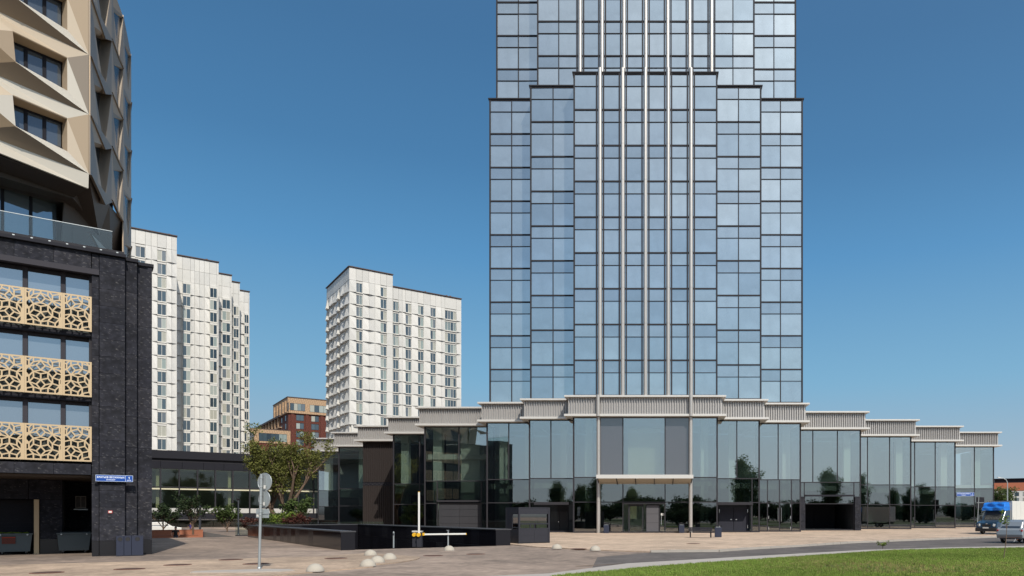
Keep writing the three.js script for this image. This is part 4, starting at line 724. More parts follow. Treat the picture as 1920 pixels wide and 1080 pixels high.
// concrete domes
{
  const geo = (k) => { const g = new THREE.SphereGeometry(.285, 28, 14, 0, Math.PI * 2, 0, Math.PI / 2), p = g.attributes.position; for (let i = 0; i < p.count; i++) { const x = p.getX(i), y = p.getY(i), z = p.getZ(i), n = 1 + .018 * Math.sin(x * 23 + k) * Math.cos(z * 19 + y * 17 + k); p.setXYZ(i, x * n, y * .93 * n, z * n); } g.computeVertexNormals(); return g; };
  const g3 = [0, 2, 4].map(geo), labels = ['pale concrete dome bollard alone on pavement between sign post and dome cluster', 'pale concrete dome bollard at the near end of the dome cluster', 'pale concrete dome bollard in the middle of the dome cluster', 'pale concrete dome bollard at the rounded pavement tip', 'pale concrete dome bollard nearest the end of the granite parapet', 'pale concrete dome bollard below the lowered barrier arm', 'pale concrete dome bollard on forecourt, next to the guard booth', 'pale concrete dome bollard on forecourt, in line with the entrance canopy'];
  [[591, 1073], [690, 1063], [707.5, 1056], [730.3, 1050], [694.7, 1042.5], [842, 1032], [1044, 1030], [1116, 1033.6]].forEach(([a, b], i) => { const p = G(a, b), t = thing('dome_bollard', labels[i], 'bollard', [p[0], i < 5 ? .035 : i > 5 ? .04 : 0, p[1]], rr(0, 6), 'concrete dome bollards'); put('dome', g3[i % 3], M.stonePale, t); put('foot_ring', new THREE.CylinderGeometry(.292, .295, .03, 28), M.kerb, t, [0, .012, 0]); });
}
// drain covers
{
  const lab = ['near the kerb of the stone building lane', 'by the far end of the pavement', 'in front of recycling bins', 'on the lane beyond the recycling bins', 'beside the sign post', 'near the parapet end', 'on asphalt before the parking barrier', 'on asphalt in front of the guard booth', 'on forecourt between the two domes', 'on forecourt in front of bench'];
  [[88, 1076, 1], [243, 1069, 1], [333, 1061, 1], [433, 1051, 1], [480, 1059, 1], [630, 1048.5, 1], [812, 1042, 0], [892, 1039, 0], [1085, 1031, 2], [1300, 1021, 2]].forEach(([a, b, k], i) => { const p = G(a, b), t = thing('drain_cover', 'rusty iron drain cover ' + lab[i], 'drain cover', [p[0], k === 1 ? .036 : k === 2 ? .051 : .001, p[1]], 0, 'iron drain covers'); put('rim', new THREE.CylinderGeometry(.46, .46, .012, 32), M.rust, t, [0, .006, 0]); put('lid', new THREE.CylinderGeometry(.38, .38, .01, 32), M.rustDark ??= std([.09, .05, .04], .9, .2), t, [0, .015, 0]); });
}
// back of a leaning traffic sign
{
  const o = G(486, 1069.5), t = thing('traffic_sign', 'grey back of two round traffic signs and a plate on a leaning pole', 'traffic sign', [o[0], .075, o[1]]); t.rotation.z = -.022; t.rotation.order = 'YXZ';
  put('pole', cyl(.045, .045, 3.3, 16), M.galvanised, t, [0, 1.65, 0]); put('pole_foot', cyl(.075, .06, .05, 16), M.galvanised, t, [0, .02, 0]);
  for (const [y, r, face] of [[3.02, .31, -.33], [2.42, .29, -.45]]) { const s = sub('sign_disc', t, [.08, y, -.09], face); put('disc', new THREE.CylinderGeometry(r, r, .012, 40), M.signBack, s, [0, 0, 0], [Math.PI / 2, 0, 0]); put('rim', new THREE.TorusGeometry(r, .014, 8, 44), M.galvanised, s); box('rail', s, M.galvanised, .0, 0, .03, .1, r * 1.7, .03); box('sticker', s, M.white, .05, -r * .55, .048, .09, .12, .004); box('front_print', s, M.white, 0, 0, -.009, r * 1.2, .1, .004); }
  const pl = sub('sign_plate', t, [.04, 1.92, -.07], -.2); put('plate', new RoundedBoxGeometry(.52, .31, .012, 2, .03), M.signBack, pl); box('sticker', pl, M.white, -.19, -.06, .008, .09, .11, .003); box('rail', pl, M.galvanised, 0, 0, .02, .5, .04, .02);
  for (const y of [1.86, 1.98, 2.25, 2.55, 2.85, 3.15]) put('clamp', new THREE.TorusGeometry(.05, .012, 6, 16), M.galvanised, t, [0, y, 0], [Math.PI / 2, 0, 0]);
}
// recycling bins and rubbish containers at the stone building
{
  const p = gridPoint([SO[0], SO[2]], .18, -.42), t = thing('recycling_station', 'blue-grey recycling station with three round openings against granite pier', 'bin', [p[0], 0, p[1]], GRID), m = M.binBlue ??= phys([.032, .038, .062], .65, 0, { specularIntensity: .35 }), w = [.30, .29, .46];
  let x = -.55; w.forEach((c) => { const u = put('bin_unit', new RoundedBoxGeometry(c - .01, .93, .42, 2, .012), m, t, [x + c / 2, .49, 0]); put('opening', new THREE.CylinderGeometry(.085, .085, .02, 24), M.rubber, u, [0, .31, .205], [Math.PI / 2, 0, 0]); put('opening_rim', new THREE.TorusGeometry(.088, .01, 6, 24), M.frame, u, [0, .31, .212]); box('lid_seam', u, M.frame, 0, .445, .206, c - .04, .012, .01); x += c; }); box('base', t, M.frame, -.02, .02, 0, 1.04, .04, .4);
}
function container(label, u, v, sticker, leaves) {
  const p = gridPoint([SO[0], SO[2]], u, v), t = thing('rubbish_container', label, 'rubbish container', [p[0], 0, p[1]], GRID), m = M.contGrey ??= std([.062, .08, .09], .5, .25);
  const s = new THREE.Shape([[-.58, .16], [.58, .16], [.66, .98], [-.66, .98]].map((q) => new THREE.Vector2(...q))), g = new THREE.ExtrudeGeometry(s, { depth: .9, bevelEnabled: true, bevelSize: .015, bevelThickness: .015, bevelSegments: 2 }); g.translate(0, 0, -.95); put('bin_body', g, m, t);
  box('rim', t, m, 0, 1.0, -.48, 1.4, .06, 1.0); if (!leaves) put('lid', new RoundedBoxGeometry(1.2, .05, .9, 2, .02), m, t, [.05, 1.06, -.5], [.06, 0, 0]);
  for (const x of [-.45, .45]) for (const z of [-.15, -.8]) { put('wheel', new THREE.CylinderGeometry(.07, .07, .05, 16), M.rubber, t, [x, .075, z], [0, 0, Math.PI / 2]); box('wheel_fork', t, M.galvanised, x, .13, z, .07, .09, .06); }
  for (const x of [-.5, .5]) put('lifting_pin', cyl(.035, .035, .12), M.galvanised, t, [x, .97, .06], [Math.PI / 2, 0, 0]);
  if (sticker) { const n = 128, tx = texture(n, 1, (i, xx, y) => { const a = Math.sin(xx * .55 + Math.sin(y * .4) * 2) * Math.cos(y * .62) > .25 ; const top = y > 96 && y < 112; return top ? [.62, .19, .09] : a && y < 84 ? [.55, .17, .08] : [.24, .15, .13]; }); put('poster', new THREE.PlaneGeometry(.5, .36), std([1, 1, 1], .7, 0, { map: tx }), t, [-.2, .72, .02]); }
  if (leaves) { const l = []; for (let k = 0; k < 160; k++) { const g2 = new THREE.PlaneGeometry(.09, .05); g2.rotateX(rr(0, 3)); g2.rotateY(rr(0, 6)); g2.translate(rr(-.6, .5), 1.02 + rr(0, .07), rr(-.8, -.05)); l.push(g2); } merged('cut_greenery', l, M.leafLime, t); }
  return t;
}
container('grey rubbish container with closed lid beside granite pier', -1.98, 3.95, false, false);
container('grey rubbish container with orange poster, full of cut greenery', -4.28, 4.15, true, true);
// bench and litter bins on the forecourt
{
  const o = G(1316, 1009), t = thing('bench', 'dark metal bench with slatted seat in front of the right entrance column', 'bench', [o[0], .05, o[1]], 0);
  for (let k = 0; k < 5; k++) box('seat_slat', t, M.darkMetal, -.1, .47, -.28 + k * .13, 1.95, .05, .11); for (let k = 0; k < 3; k++) { const s = box('back_slat', t, M.darkMetal, -.1, .58 + k * .11, -.36 - k * .025, 1.95, .095, .035); s.rotation.x = -.2; }
  for (const x of [-.95, .75]) { box('leg', t, M.darkMetal, x, .22, .1, .08, .44, .1); box('leg', t, M.darkMetal, x, .22, -.3, .08, .44, .1); box('arm_bracket', t, M.darkMetal, x, .58, -.38, .05, .36, .05); }
}
{
  const mk = (label, px, py, y = .05) => { const o = G(px, py), t = thing('litter_bin', label, 'litter bin', [o[0], y, o[1]], 0, 'dark litter bins on the forecourt'), m = M.binBlue; put('bin_body', new RoundedBoxGeometry(.56, .82, .42, 2, .02), m, t, [0, .43, 0]); put('hood', new RoundedBoxGeometry(.6, .06, .46, 2, .02), M.darkMetal, t, [0, 1.0, 0]); for (const x of [-.26, .26]) box('hood_post', t, M.darkMetal, x, .9, 0, .04, .15, .36); box('ash_tray', t, M.galvanised, 0, .86, .1, .4, .03, .15); return t; };
  mk('dark litter bin at the end of the bench', 1346.5, 1008.5); mk('dark litter bin between entrance door and right column', 1278, 1000.4); mk('dark litter bin beside the left entrance column', 1137, 1000.6); mk('dark litter bin at the right jamb of the dark passage', 1609.5, 995.2);
}

// ---------------------------------------------------------------- trees and shrubs
function tube(points, radii, n = 7) { // tapered limb through points
  const l = []; for (let i = 0; i + 1 < points.length; i++) l.push(bar(points[i], points[i + 1], radii[i], radii[i + 1], n)); return l;
}
function leafGeo(spots, size, flat = .5, r = rnd) {
  const pos = new Float32Array(spots.length * 12), idx = new Uint32Array(spots.length * 6), nor = new Float32Array(spots.length * 12); const a = V(), b = V(), n = V();
  spots.forEach((p, i) => {
    n.set(r() - .5, r() * flat + .15, r() - .5).normalize(); a.set(r() - .5, r() - .5, r() - .5).cross(n).normalize(); b.crossVectors(n, a); const s = size * (.6 + r() * .8), w = s * .55;
    const q = [[-s, 0], [0, -w], [s, 0], [0, w]]; q.forEach(([u, v], k) => { const o = i * 12 + k * 3; pos[o] = p.x + a.x * u + b.x * v; pos[o + 1] = p.y + a.y * u + b.y * v; pos[o + 2] = p.z + a.z * u + b.z * v; nor[o] = n.x; nor[o + 1] = n.y; nor[o + 2] = n.z; });
    idx.set([0, 1, 2, 0, 2, 3].map((k) => k + i * 4), i * 6);
  });
  const g = new THREE.BufferGeometry(); g.setAttribute('position', new THREE.BufferAttribute(pos, 3)); g.setAttribute('normal', new THREE.BufferAttribute(nor, 3)); g.setIndex(new THREE.BufferAttribute(idx, 1)); return g;
}
// grows limbs from the trunk top; leaves gather on twig ends
function grow(o) {
  const wood = [], twigs = [], trunkTop = o.trunkH, root = [V(0, -.1, 0), V(o.lean ?? 0, trunkTop * .5, (o.lean ?? 0) * .3), V((o.lean ?? 0) * 1.6, trunkTop, 0)];
  wood.push(...tube(root, [o.r, o.r * .85, o.r * .7], 9));
  const limb = (p, dir, len, r, level) => {
    const steps = 3; let q = p.clone(); const d = dir.clone(), pts = [q.clone()], rad = [r];
    for (let k = 0; k < steps; k++) { d.add(V(rr(-.2, .2), rr(-.06, .22) + (o.up ?? 0), rr(-.2, .2))).normalize(); q = q.clone().addScaledVector(d, len / steps); pts.push(q); rad.push(r * (1 - .55 * (k + 1) / steps)); }
    wood.push(...tube(pts, rad, level ? 5 : 7)); for (const [k, s] of [[2, .5], [3, 1]]) twigs.push([pts[k], len * s, level]);
    if (level < o.levels) { const m = level ? 3 : o.split ?? 4; for (let k = 0; k < m; k++) { const at = pts[1 + Math.floor(rnd() * 3)], a = rr(0, 6.28), sp = o.spread ?? .8; limb(at, d.clone().multiplyScalar(.9).add(V(Math.cos(a) * sp, rr(-.1, .5), Math.sin(a) * sp)).normalize(), len * rr(.5, .72), r * .48, level + 1); } }
  };
  for (let k = 0; k < o.limbs; k++) { const a = k / o.limbs * 6.28 + rr(-.4, .4), y = trunkTop * rr(o.low ?? .75, 1), base = V((o.lean ?? 0) * 1.6 * y / trunkTop, y, 0); limb(base, V(Math.cos(a) * (o.open ?? .75), 1, Math.sin(a) * (o.open ?? .75)).normalize(), o.len * rr(.8, 1.15), o.r * .55, 0); }
  const spots = []; const tips = twigs.filter((t) => t[2] >= 1 || o.levels < 2); for (let k = 0; k < o.leaves; k++) { const [p] = tips[Math.floor(rnd() * tips.length)], s = o.clump; spots.push(V(p.x + (rnd() + rnd() - 1) * s, p.y + (rnd() + rnd() - 1) * s * .8, p.z + (rnd() + rnd() - 1) * s)); }
  return { wood: mergeGeometries(wood), leaves: leafGeo(spots, o.leaf) };
}
function plant(name, label, category, g, mat, pos, turn = 0, scale = 1, group, bark = M.bark) { const t = thing(name, label, category, pos, turn, group); t.scale.setScalar(scale); put('trunk', g.wood, bark, t); put('crown', g.leaves, mat, t); return t; }
{
  const big = grow({ trunkH: 3.2, r: .3, limbs: 5, len: 3.6, levels: 2, split: 5, leaves: 12000, clump: .6, leaf: .1, spread: .55, open: .5, up: .18, low: .55 });
  const lean = grow({ trunkH: 3.6, r: .26, limbs: 4, len: 3.4, levels: 2, split: 5, leaves: 10000, clump: .6, leaf: .1, spread: .5, open: .42, lean: -.8, up: .18, low: .65 });
  const base = (px, d) => [X(px, d), -.02, -d];
  plant('tree', 'olive-leaved tree with forked trunk behind the granite parapet, nearer the podium', 'tree', big, M.leafOlive, base(543, 78), .6, 1.08);
  plant('tree', 'olive-leaved tree with leaning trunk behind the sign post', 'tree', lean, M.leafOlive, base(527, 79), .15, 1.08);
  const small = grow({ trunkH: 1.7, r: .09, limbs: 5, len: 1.6, levels: 2, split: 4, leaves: 2000, clump: .36, leaf: .12, spread: .8, open: .6, low: .6 });
  const small2 = grow({ trunkH: 1.9, r: .10, limbs: 5, len: 1.8, levels: 2, split: 4, leaves: 1500, clump: .4, leaf: .12, spread: .8, open: .6, low: .55 });
  const sp = (px, d) => [X(px, d), -.75, -d];
  plant('tree', 'small dark-leaved tree by the edge of the granite building', 'tree', small, M.leafDark, sp(306, 84), 1, 1.0);
  plant('tree', 'small thin-crowned tree with split trunk in front of pavilion', 'tree', small2, M.leafDark, sp(362, 82), 2, 1.02);
  plant('tree', 'small green tree beside the lamp post', 'tree', small, M.leafGreen, sp(426, 84), 3.4, .98);
  const bush = grow({ trunkH: .4, r: .04, limbs: 6, len: .9, levels: 1, split: 4, leaves: 900, clump: .3, leaf: .11, spread: .9, open: .9, low: .3 });
  const tallBush = grow({ trunkH: 1.3, r: .06, limbs: 5, len: 1.5, levels: 1, split: 5, leaves: 1500, clump: .45, leaf: .12, spread: .9, open: .8, low: .6 });
  plant('shrub', 'bright green shrub at the foot of the forked tree', 'shrub', bush, M.leafLime, base(540, 74), 0, 1.25, undefined, M.twig);
  plant('shrub', 'sparse green sapling beside the left podium bay', 'shrub', tallBush, M.leafGreen, base(562, 76), 1, 1.15, undefined, M.twig);
  plant('shrub', 'dark red shrub between trees and podium', 'shrub', bush, M.leafRed, base(556, 73), 2, 1.15, undefined, M.twig);
  plant('shrub', 'dark red shrub right of the lamp post', 'shrub', bush, M.leafRed, base(466, 73), 3, .95, undefined, M.twig);
  plant('shrub', 'green shrub behind the traffic sign', 'shrub', bush, M.leafGreen, base(509, 74), 4, 1.2, undefined, M.twig);
  // young sapling on the lawn
  const sap = grow({ trunkH: 1.1, r: .016, limbs: 3, len: .4, levels: 1, split: 3, leaves: 70, clump: .13, leaf: .05, spread: .5, open: .35, lean: .08, low: .8 });
  const o = G(1881, 1053); plant('sapling', 'thin young sapling with few leaves on the lawn in front of silver car', 'sapling', sap, M.leafLime, [o[0], .1, o[1]], 0, 1.15, undefined, M.twig);
  const ft = grow({ trunkH: 2.5, r: .3, limbs: 6, len: 3.2, levels: 2, split: 4, leaves: 5000, clump: .8, leaf: .2, spread: .8, open: .7 });
  plant('tree', 'dark green tree behind truck, left of street lamp', 'tree', ft, M.leafGreen, [X(1873, 150), 0, -150], 0, .9);
  // the park across the road that the glass mirrors
  const poplar = grow({ trunkH: 6, r: .28, limbs: 15, len: 3.6, levels: 2, split: 4, leaves: 12000, clump: 1.05, leaf: .19, spread: .55, open: .42, up: .12, low: .15 });
  const round = grow({ trunkH: 2.6, r: .3, limbs: 7, len: 3.4, levels: 2, split: 4, leaves: 7000, clump: .9, leaf: .18, spread: .85, open: .8, low: .6 });
  const park = [[937, 26, 1, 'p'], [1049, 30, .85, 'p'], [1068, 44, .75, 'r'], [1092, 26, .72, 'p'], [1117, 34, .9, 'p'], [990, 40, .62, 'r'], [1395, 24, 1.3, 'p'], [1362, 38, .62, 'r'], [1480, 40, .72, 'r'], [1510, 30, .8, 'r'], [1580, 26, 1.15, 'p'], [1668, 22, 1.1, 'p'], [1640, 44, .8, 'r'], [1700, 40, .85, 'r'], [1740, 30, .85, 'p'], [1773, 36, .9, 'p'], [1812, 28, .95, 'r'], [1845, 30, 1, 'p'], [1330, 46, .6, 'r'], [1440, 48, .65, 'r'], [1290, 50, .62, 'r'], [905, 44, .8, 'r'], [860, 40, .95, 'p'], [1180, 46, .7, 'p'], [1230, 52, .6, 'r'], [1550, 50, .7, 'r']];
  const thicket = grow({ trunkH: .9, r: .2, limbs: 12, len: 2.6, levels: 2, split: 4, leaves: 6500, clump: 1.15, leaf: .26, spread: 1.1, open: 1.5, low: .1 });
  for (let k = 0; k < 64; k++) { const t = plant('park_thicket', 'bushy low tree in the dense belt behind the park lawn', 'tree', thicket, M.leafDark, [-70 + k * 3.4 + rr(-1.4, 1.4), 0, rr(34, 62)], k * 2.1, rr(.75, 1.35), 'tree belt behind the park lawn'); }
  park.forEach(([px, z, s, k], i) => { const t = plant('park_tree', 'unused', 'tree', k === 'p' ? poplar : round, k === 'p' ? M.leafGreen : M.leafDark, [X(px, 2 * 82 + z), 0.02, z], i * 1.7, s, 'park trees mirrored in the podium glass'); t.userData.label = k === 'p' ? 'slender park tree across the road, mirrored in the podium glass' : 'round-crowned park tree across the road, mirrored in the podium glass'; });
}
// ---------------------------------------------------------------- terracotta planters, lamps, posts
{
  const mk = (label, u0, u1, v, h, y0 = -.75) => { const a = gridPoint(RAMP, (u0 + u1) / 2, v), t = thing('planter_wall', label, 'wall', [a[0], y0, a[1]], GRID), w = u1 - u0; box('wall', t, M.terracotta, 0, h / 2, 0, w, h, .35); box('coping', t, M.terraTop ??= std([.30, .12, .075], .8), 0, h + .03, 0, w + .06, .05, .42); };
  mk('terracotta planter wall in front of the pavilion', -32, -1.0, 54, 1.0); mk('dark red low seat wall around the small trees', -13, -2.2, 46, .62); mk('terracotta wall at the far side of the sunken plaza', -30, -5, 68, 1.25);
  const lamp = (label, pos, h, g) => { const t = thing('lamp_post', label, 'lamp post', pos); put('post', cyl(.075, .06, h, 12), M.postGrey ??= std([.07, .075, .09], .5, .3), t, [0, h / 2, 0]); put('foot', cyl(.14, .1, .12, 12), M.postGrey, t, [0, .06, 0]); put('lamp_head', new THREE.CylinderGeometry(.2, .06, .14, 16), M.postGrey, t, [0, h + .06, 0]); put('lamp_cap', new THREE.CylinderGeometry(.21, .21, .03, 16), M.darkMetal, t, [0, h + .145, 0]); };
  const a = G(447, 1002.5); lamp('slim dark lamp post at the corner of the parapet', [a[0], 0, a[1]], 3.35);
  const p2 = thing('lamp_post', 'grey square post by the sunken plaza trees', 'lamp post', [X(375, 92), -.75, -92]); box('post', p2, M.postGrey, 0, 1.9, 0, .17, 3.8, .17); box('arm', p2, M.ledge, .14, 3.55, .05, .3, .07, .1); box('foot', p2, M.postGrey, 0, .03, 0, .3, .06, .3);
  const c = [X(1889, 140), 0, -140], t = thing('street_lamp', 'tall grey street lamp with curved arm behind the truck', 'street lamp', c), hh = Y(905, 140); put('mast', cyl(.13, .09, hh, 12), M.galvanised, t, [0, hh / 2, 0]); put('arm', mergeGeometries(tube([V(0, hh, 0), V(-.25, hh + .55, 0), V(-.8, hh + .85, 0), V(-1.35, hh + .95, 0)], [.08, .07, .06, .055], 8)), M.galvanised, t); put('lantern', new RoundedBoxGeometry(.62, .16, .3, 3, .06), M.ledge, t, [-1.6, hh + .95, 0], [0, 0, -.08]);
  const s = G(1832, 986.5), q = thing('traffic_sign', 'dark rectangular sign seen from behind on a grey pole by the end bay', 'traffic sign', [X(1832, 96), .05, -96]); put('pole', cyl(.045, .045, 4.2, 12), M.galvanised, q, [.12, 2.1, 0], [0, 0, -.05]); box('sign_panel', q, M.darkMetal, .42, 3.45, -.06, 1.05, 1.45, .04); box('rail', q, M.galvanised, .42, 3.45, -.02, .9, .05, .03);
}
// ---------------------------------------------------------------- people in the sunken plaza
function person(label, pos, turn, colors, pose) {
  const t = thing('person', label, 'person', pos, turn), n = 72, S = 1.0, mc = new MarchingCubes(n, new THREE.MeshBasicMaterial(), false, false, 120000), j = pose;
  const bones = [['hipL', 'kneeL', .085, .06], ['kneeL', 'ankL', .06, .042], ['hipR', 'kneeR', .085, .06], ['kneeR', 'ankR', .06, .042], ['ankL', 'toeL', .045, .035], ['ankR', 'toeR', .045, .035], ['pelvis', 'chest', .135, .15], ['chest', 'neck', .14, .06], ['shL', 'shR', .075, .075], ['shL', 'elL', .055, .045], ['elL', 'wrL', .042, .032], ['shR', 'elR', .055, .045], ['elR', 'wrR', .042, .032], ['wrL', 'haL', .035, .026], ['wrR', 'haR', .035, .026], ['neck', 'head', .055, .06], ['head', 'crown', .095, .09]];
  for (let z = 0; z < n; z++) for (let y = 0; y < n; y++) for (let x = 0; x < n; x++) {
    const p = V((x / n * 2 - 1) * S, (y / n * 2 - 1) * S + .92, (z / n * 2 - 1) * S); let d = 9;
    for (const [a, b, r0, r1] of bones) { const A = j[a], B = j[b], ab = [B[0] - A[0], B[1] - A[1], B[2] - A[2]], ap = [p.x - A[0], p.y - A[1], p.z - A[2]], h = cl((ap[0] * ab[0] + ap[1] * ab[1] + ap[2] * ab[2]) / (ab[0] ** 2 + ab[1] ** 2 + ab[2] ** 2 + 1e-9)); const q = Math.hypot(ap[0] - ab[0] * h, ap[1] - ab[1] * h, ap[2] - ab[2] * h) - (r0 + (r1 - r0) * h), k = .035, m = cl(.5 + .5 * (d - q) / k); d = d + (q - d) * m - k * m * (1 - m); }
    mc.field[(z * n + y) * n + x] = -d;
  }
  mc.isolation = 0; mc.update(); const c = mc.count, pos3 = new Float32Array(c * 3), nor = new Float32Array(c * 3), col = new Float32Array(c * 3);
  for (let i = 0; i < c; i++) { const x = mc.positionArray[i * 3] * S, y = mc.positionArray[i * 3 + 1] * S + .92, z = mc.positionArray[i * 3 + 2] * S; pos3.set([x, y, z], i * 3); nor.set([mc.normalArray[i * 3], mc.normalArray[i * 3 + 1], mc.normalArray[i * 3 + 2]], i * 3); const arm = Math.abs(x) > .235 && y < 1.24; const k = y > 1.47 ? colors.skin : arm ? colors.skin : y > .93 ? colors.shirt : y > .09 ? colors.trousers : [.03, .03, .03]; col.set(k, i * 3); }
  const g = new THREE.BufferGeometry(); g.setAttribute('position', new THREE.BufferAttribute(pos3, 3)); g.setAttribute('color', new THREE.BufferAttribute(col, 3)); g.setAttribute('normal', new THREE.BufferAttribute(nor, 3)); put('body', g, std([1, 1, 1], .85, 0, { vertexColors: true }), t);
  const hg = new THREE.SphereGeometry(.112, 16, 10, 0, 7, 0, 1.75); const hair = put('hair', hg, std(colors.hair, .9), t, [j.crown[0], j.crown[1] - .005, j.crown[2] - .015], [-.25, 0, 0]); hair.scale.set(.95, 1, 1.05);
  return t;
}
{
  const stand = (o = {}) => ({ hipL: [-.1, .92, 0], hipR: [.1, .92, 0], kneeL: [-.11, .5, .02], kneeR: [.11, .5, .06], ankL: [-.11, .08, -.06], ankR: [.11, .08, .05], toeL: [-.12, .04, .1], toeR: [.13, .04, .2], pelvis: [0, .98, 0], chest: [0, 1.28, 0], neck: [0, 1.48, .01], shL: [-.19, 1.4, 0], shR: [.19, 1.4, 0], elL: [-.34, 1.16, .0], elR: [.34, 1.16, .0], wrL: [-.3, .96, .1], wrR: [.3, .96, .1], haL: [-.27, .88, .13], haR: [.27, .88, .13], head: [0, 1.58, .03], crown: [0, 1.67, .02], ...o });
  person('person in black T-shirt walking up from the sunken plaza', [X(329.5, 69.5), -.95, -69.5], .3, { skin: [.48, .25, .17], shirt: [.012, .012, .014], trousers: [.05, .06, .09], hair: [.02, .015, .01] }, stand());
  person('person in violet T-shirt beside the thin-crowned tree', [X(358, 93), -.75, -93], -.6, { skin: [.42, .22, .15], shirt: [.05, .035, .16], trousers: [.06, .06, .07], hair: [.015, .012, .01] }, stand({ elL: [-.42, 1.22, .05], wrL: [-.6, 1.1, .12], haL: [-.68, 1.08, .14] }));
}
// ---------------------------------------------------------------- vehicles
function wheel(parent, x, y, z, r, w = .2) { const g = sub('wheel', parent, [x, y, z]); put('tyre', new THREE.TorusGeometry(r * .76, r * .24, 12, 28), M.rubber, g, [0, 0, 0], [0, Math.PI / 2, 0]).scale.set(1, 1, w / (r * .48)); put('rim', new THREE.CylinderGeometry(r * .6, r * .6, w * .6, 20), M.galvanised, g, [0, 0, 0], [0, 0, Math.PI / 2]); return g; }
const profile = (pts, width, bevel = .04) => { const g = new THREE.ExtrudeGeometry(new THREE.Shape(pts.map((p) => new THREE.Vector2(...p))), { depth: width - 2 * bevel, bevelEnabled: true, bevelSize: bevel, bevelThickness: bevel, bevelSegments: 3 }); g.translate(0, 0, -(width - 2 * bevel) / 2); g.rotateY(-Math.PI / 2); return g; }; // profile in (z forward, y); width along x
const heading = (x, z) => Math.atan2(x, z);
{ // box truck, front towards the viewer
  const o = [X(1850, 71.5), -71.5], t = thing('box_truck', 'dark blue light truck with white box body and bright blue tarpaulin over the cab', 'truck', [o[0], .05, o[1]], heading(-CU, SU)), blue = phys([.02, .055, .105], .3, .1, { clearcoat: .7, clearcoatRoughness: .1 });
  // z forward is the heading; the nose lies at z = 0
  put('cab', profile([[-2.15, .42], [-.05, .42], [.0, .62], [-.04, .98], [-.95, 1.22], [-1.45, 2.0], [-1.65, 2.12], [-2.15, 2.12]], 1.92, .06), blue, t);
  put('windscreen', facet([V(-.8, 1.26, -.86), V(.8, 1.26, -.86), V(.68, 1.97, -1.34), V(-.68, 1.97, -1.34)], .02), M.shade ??= phys([.05, .05, .05], .05, .1, { ior: 1.8 }), t);
  const folds = []; for (let k = 0; k < 11; k++) { const x = -.66 + k * .13; folds.push(facet([V(x, 1.32, -.97 - (k % 2) * .02), V(x + .07, 1.32, -.95), V(x + .11, 1.84, -1.31), V(x + .02, 1.84, -1.33)], .01)); } for (const f of folds) put('sun_shade_fold', f, M.foil ??= std([.5, .48, .43], .35, .5), t).position.set(0, .02, .04);
  put('bumper', new RoundedBoxGeometry(1.98, .34, .3, 3, .06), M.rubber, t, [0, .42, .02]); box('grille', t, M.rubber, 0, .78, .03, .82, .2, .05); put('emblem', new THREE.SphereGeometry(.07, 14, 8), M.chrome, t, [0, .93, .02]).scale.set(1.3, .8, .4); box('licence_plate', t, M.white, 0, .58, .19, .52, .12, .02);
  for (const s of [-1, 1]) { const h = put('headlight', new RoundedBoxGeometry(.36, .24, .16, 3, .05), M.lens ??= phys([.62, .64, .64], .1, .3, { clearcoat: 1 }), t, [s * .74, .8, -.02], [0, s * .35, s * -.12]); put('mirror', new RoundedBoxGeometry(.16, .3, .1, 2, .04), M.rubber, t, [s * 1.14, 1.45, -1.12]); box('mirror_arm', t, M.rubber, s * 1.02, 1.36, -1.12, .14, .04, .04); put('side_window', facet(s > 0 ? [V(.975, 1.3, -1.02), V(.975, 1.3, -1.95), V(.93, 1.95, -1.95), V(.93, 1.95, -1.46)] : [V(-.975, 1.3, -1.95), V(-.975, 1.3, -1.02), V(-.93, 1.95, -1.46), V(-.93, 1.95, -1.95)], .02), M.darkPane, t); box('door_handle', t, M.rubber, s * .99, 1.12, -1.8, .03, .04, .16); }
  const tarp = new THREE.BoxGeometry(1.95, .72, .95, 16, 8, 8), tp = tarp.attributes.position; for (let i = 0; i < tp.count; i++) { const x = tp.getX(i), y = tp.getY(i), z = tp.getZ(i), w = .035 * Math.sin(x * 7 + y * 9) + .025 * Math.sin(z * 13 + x * 4 + y * 5); tp.setXYZ(i, x * (y > 0 ? .95 : 1) + w * Math.sign(x) * .6, y + (y > 0 ? w * .6 - (z > 0 ? z * .25 : 0) : 0), z + (z > 0 ? w + (y < 0 ? .18 : 0) : 0)); } tarp.computeVertexNormals(); put('tarpaulin', tarp, std([.012, .17, .62], .5), t, [0, 2.46, -1.68]);
  put('box_body', new RoundedBoxGeometry(2.1, 2.16, 4.2, 2, .02), M.boxWhite ??= std([.68, .67, .63], .6, 0, { map: whiteClad }), t, [0, 1.86, -4.36]); for (const y of [.8, 2.92]) box('box_trim', t, M.galvanised, 0, y, -2.27, 2.12, .06, .06); for (const x of [-1.06, 1.06]) { box('box_trim', t, M.galvanised, x, 1.86, -2.3, .05, 2.1, .08); for (let k = 1; k < 5; k++) box('box_seam', t, M.ledge, x * .993, 1.86, -2.3 - k * .8, .012, 2.06, .03); }
  t.scale.setScalar(1.1); box('chassis', t, M.rubber, 0, .55, -4.2, .9, .2, 4.4); for (const [x, z] of [[-.8, -.78], [.8, -.78], [-.78, -4.6], [.78, -4.6]]) wheel(t, x, .34, z, .34, .24);
}
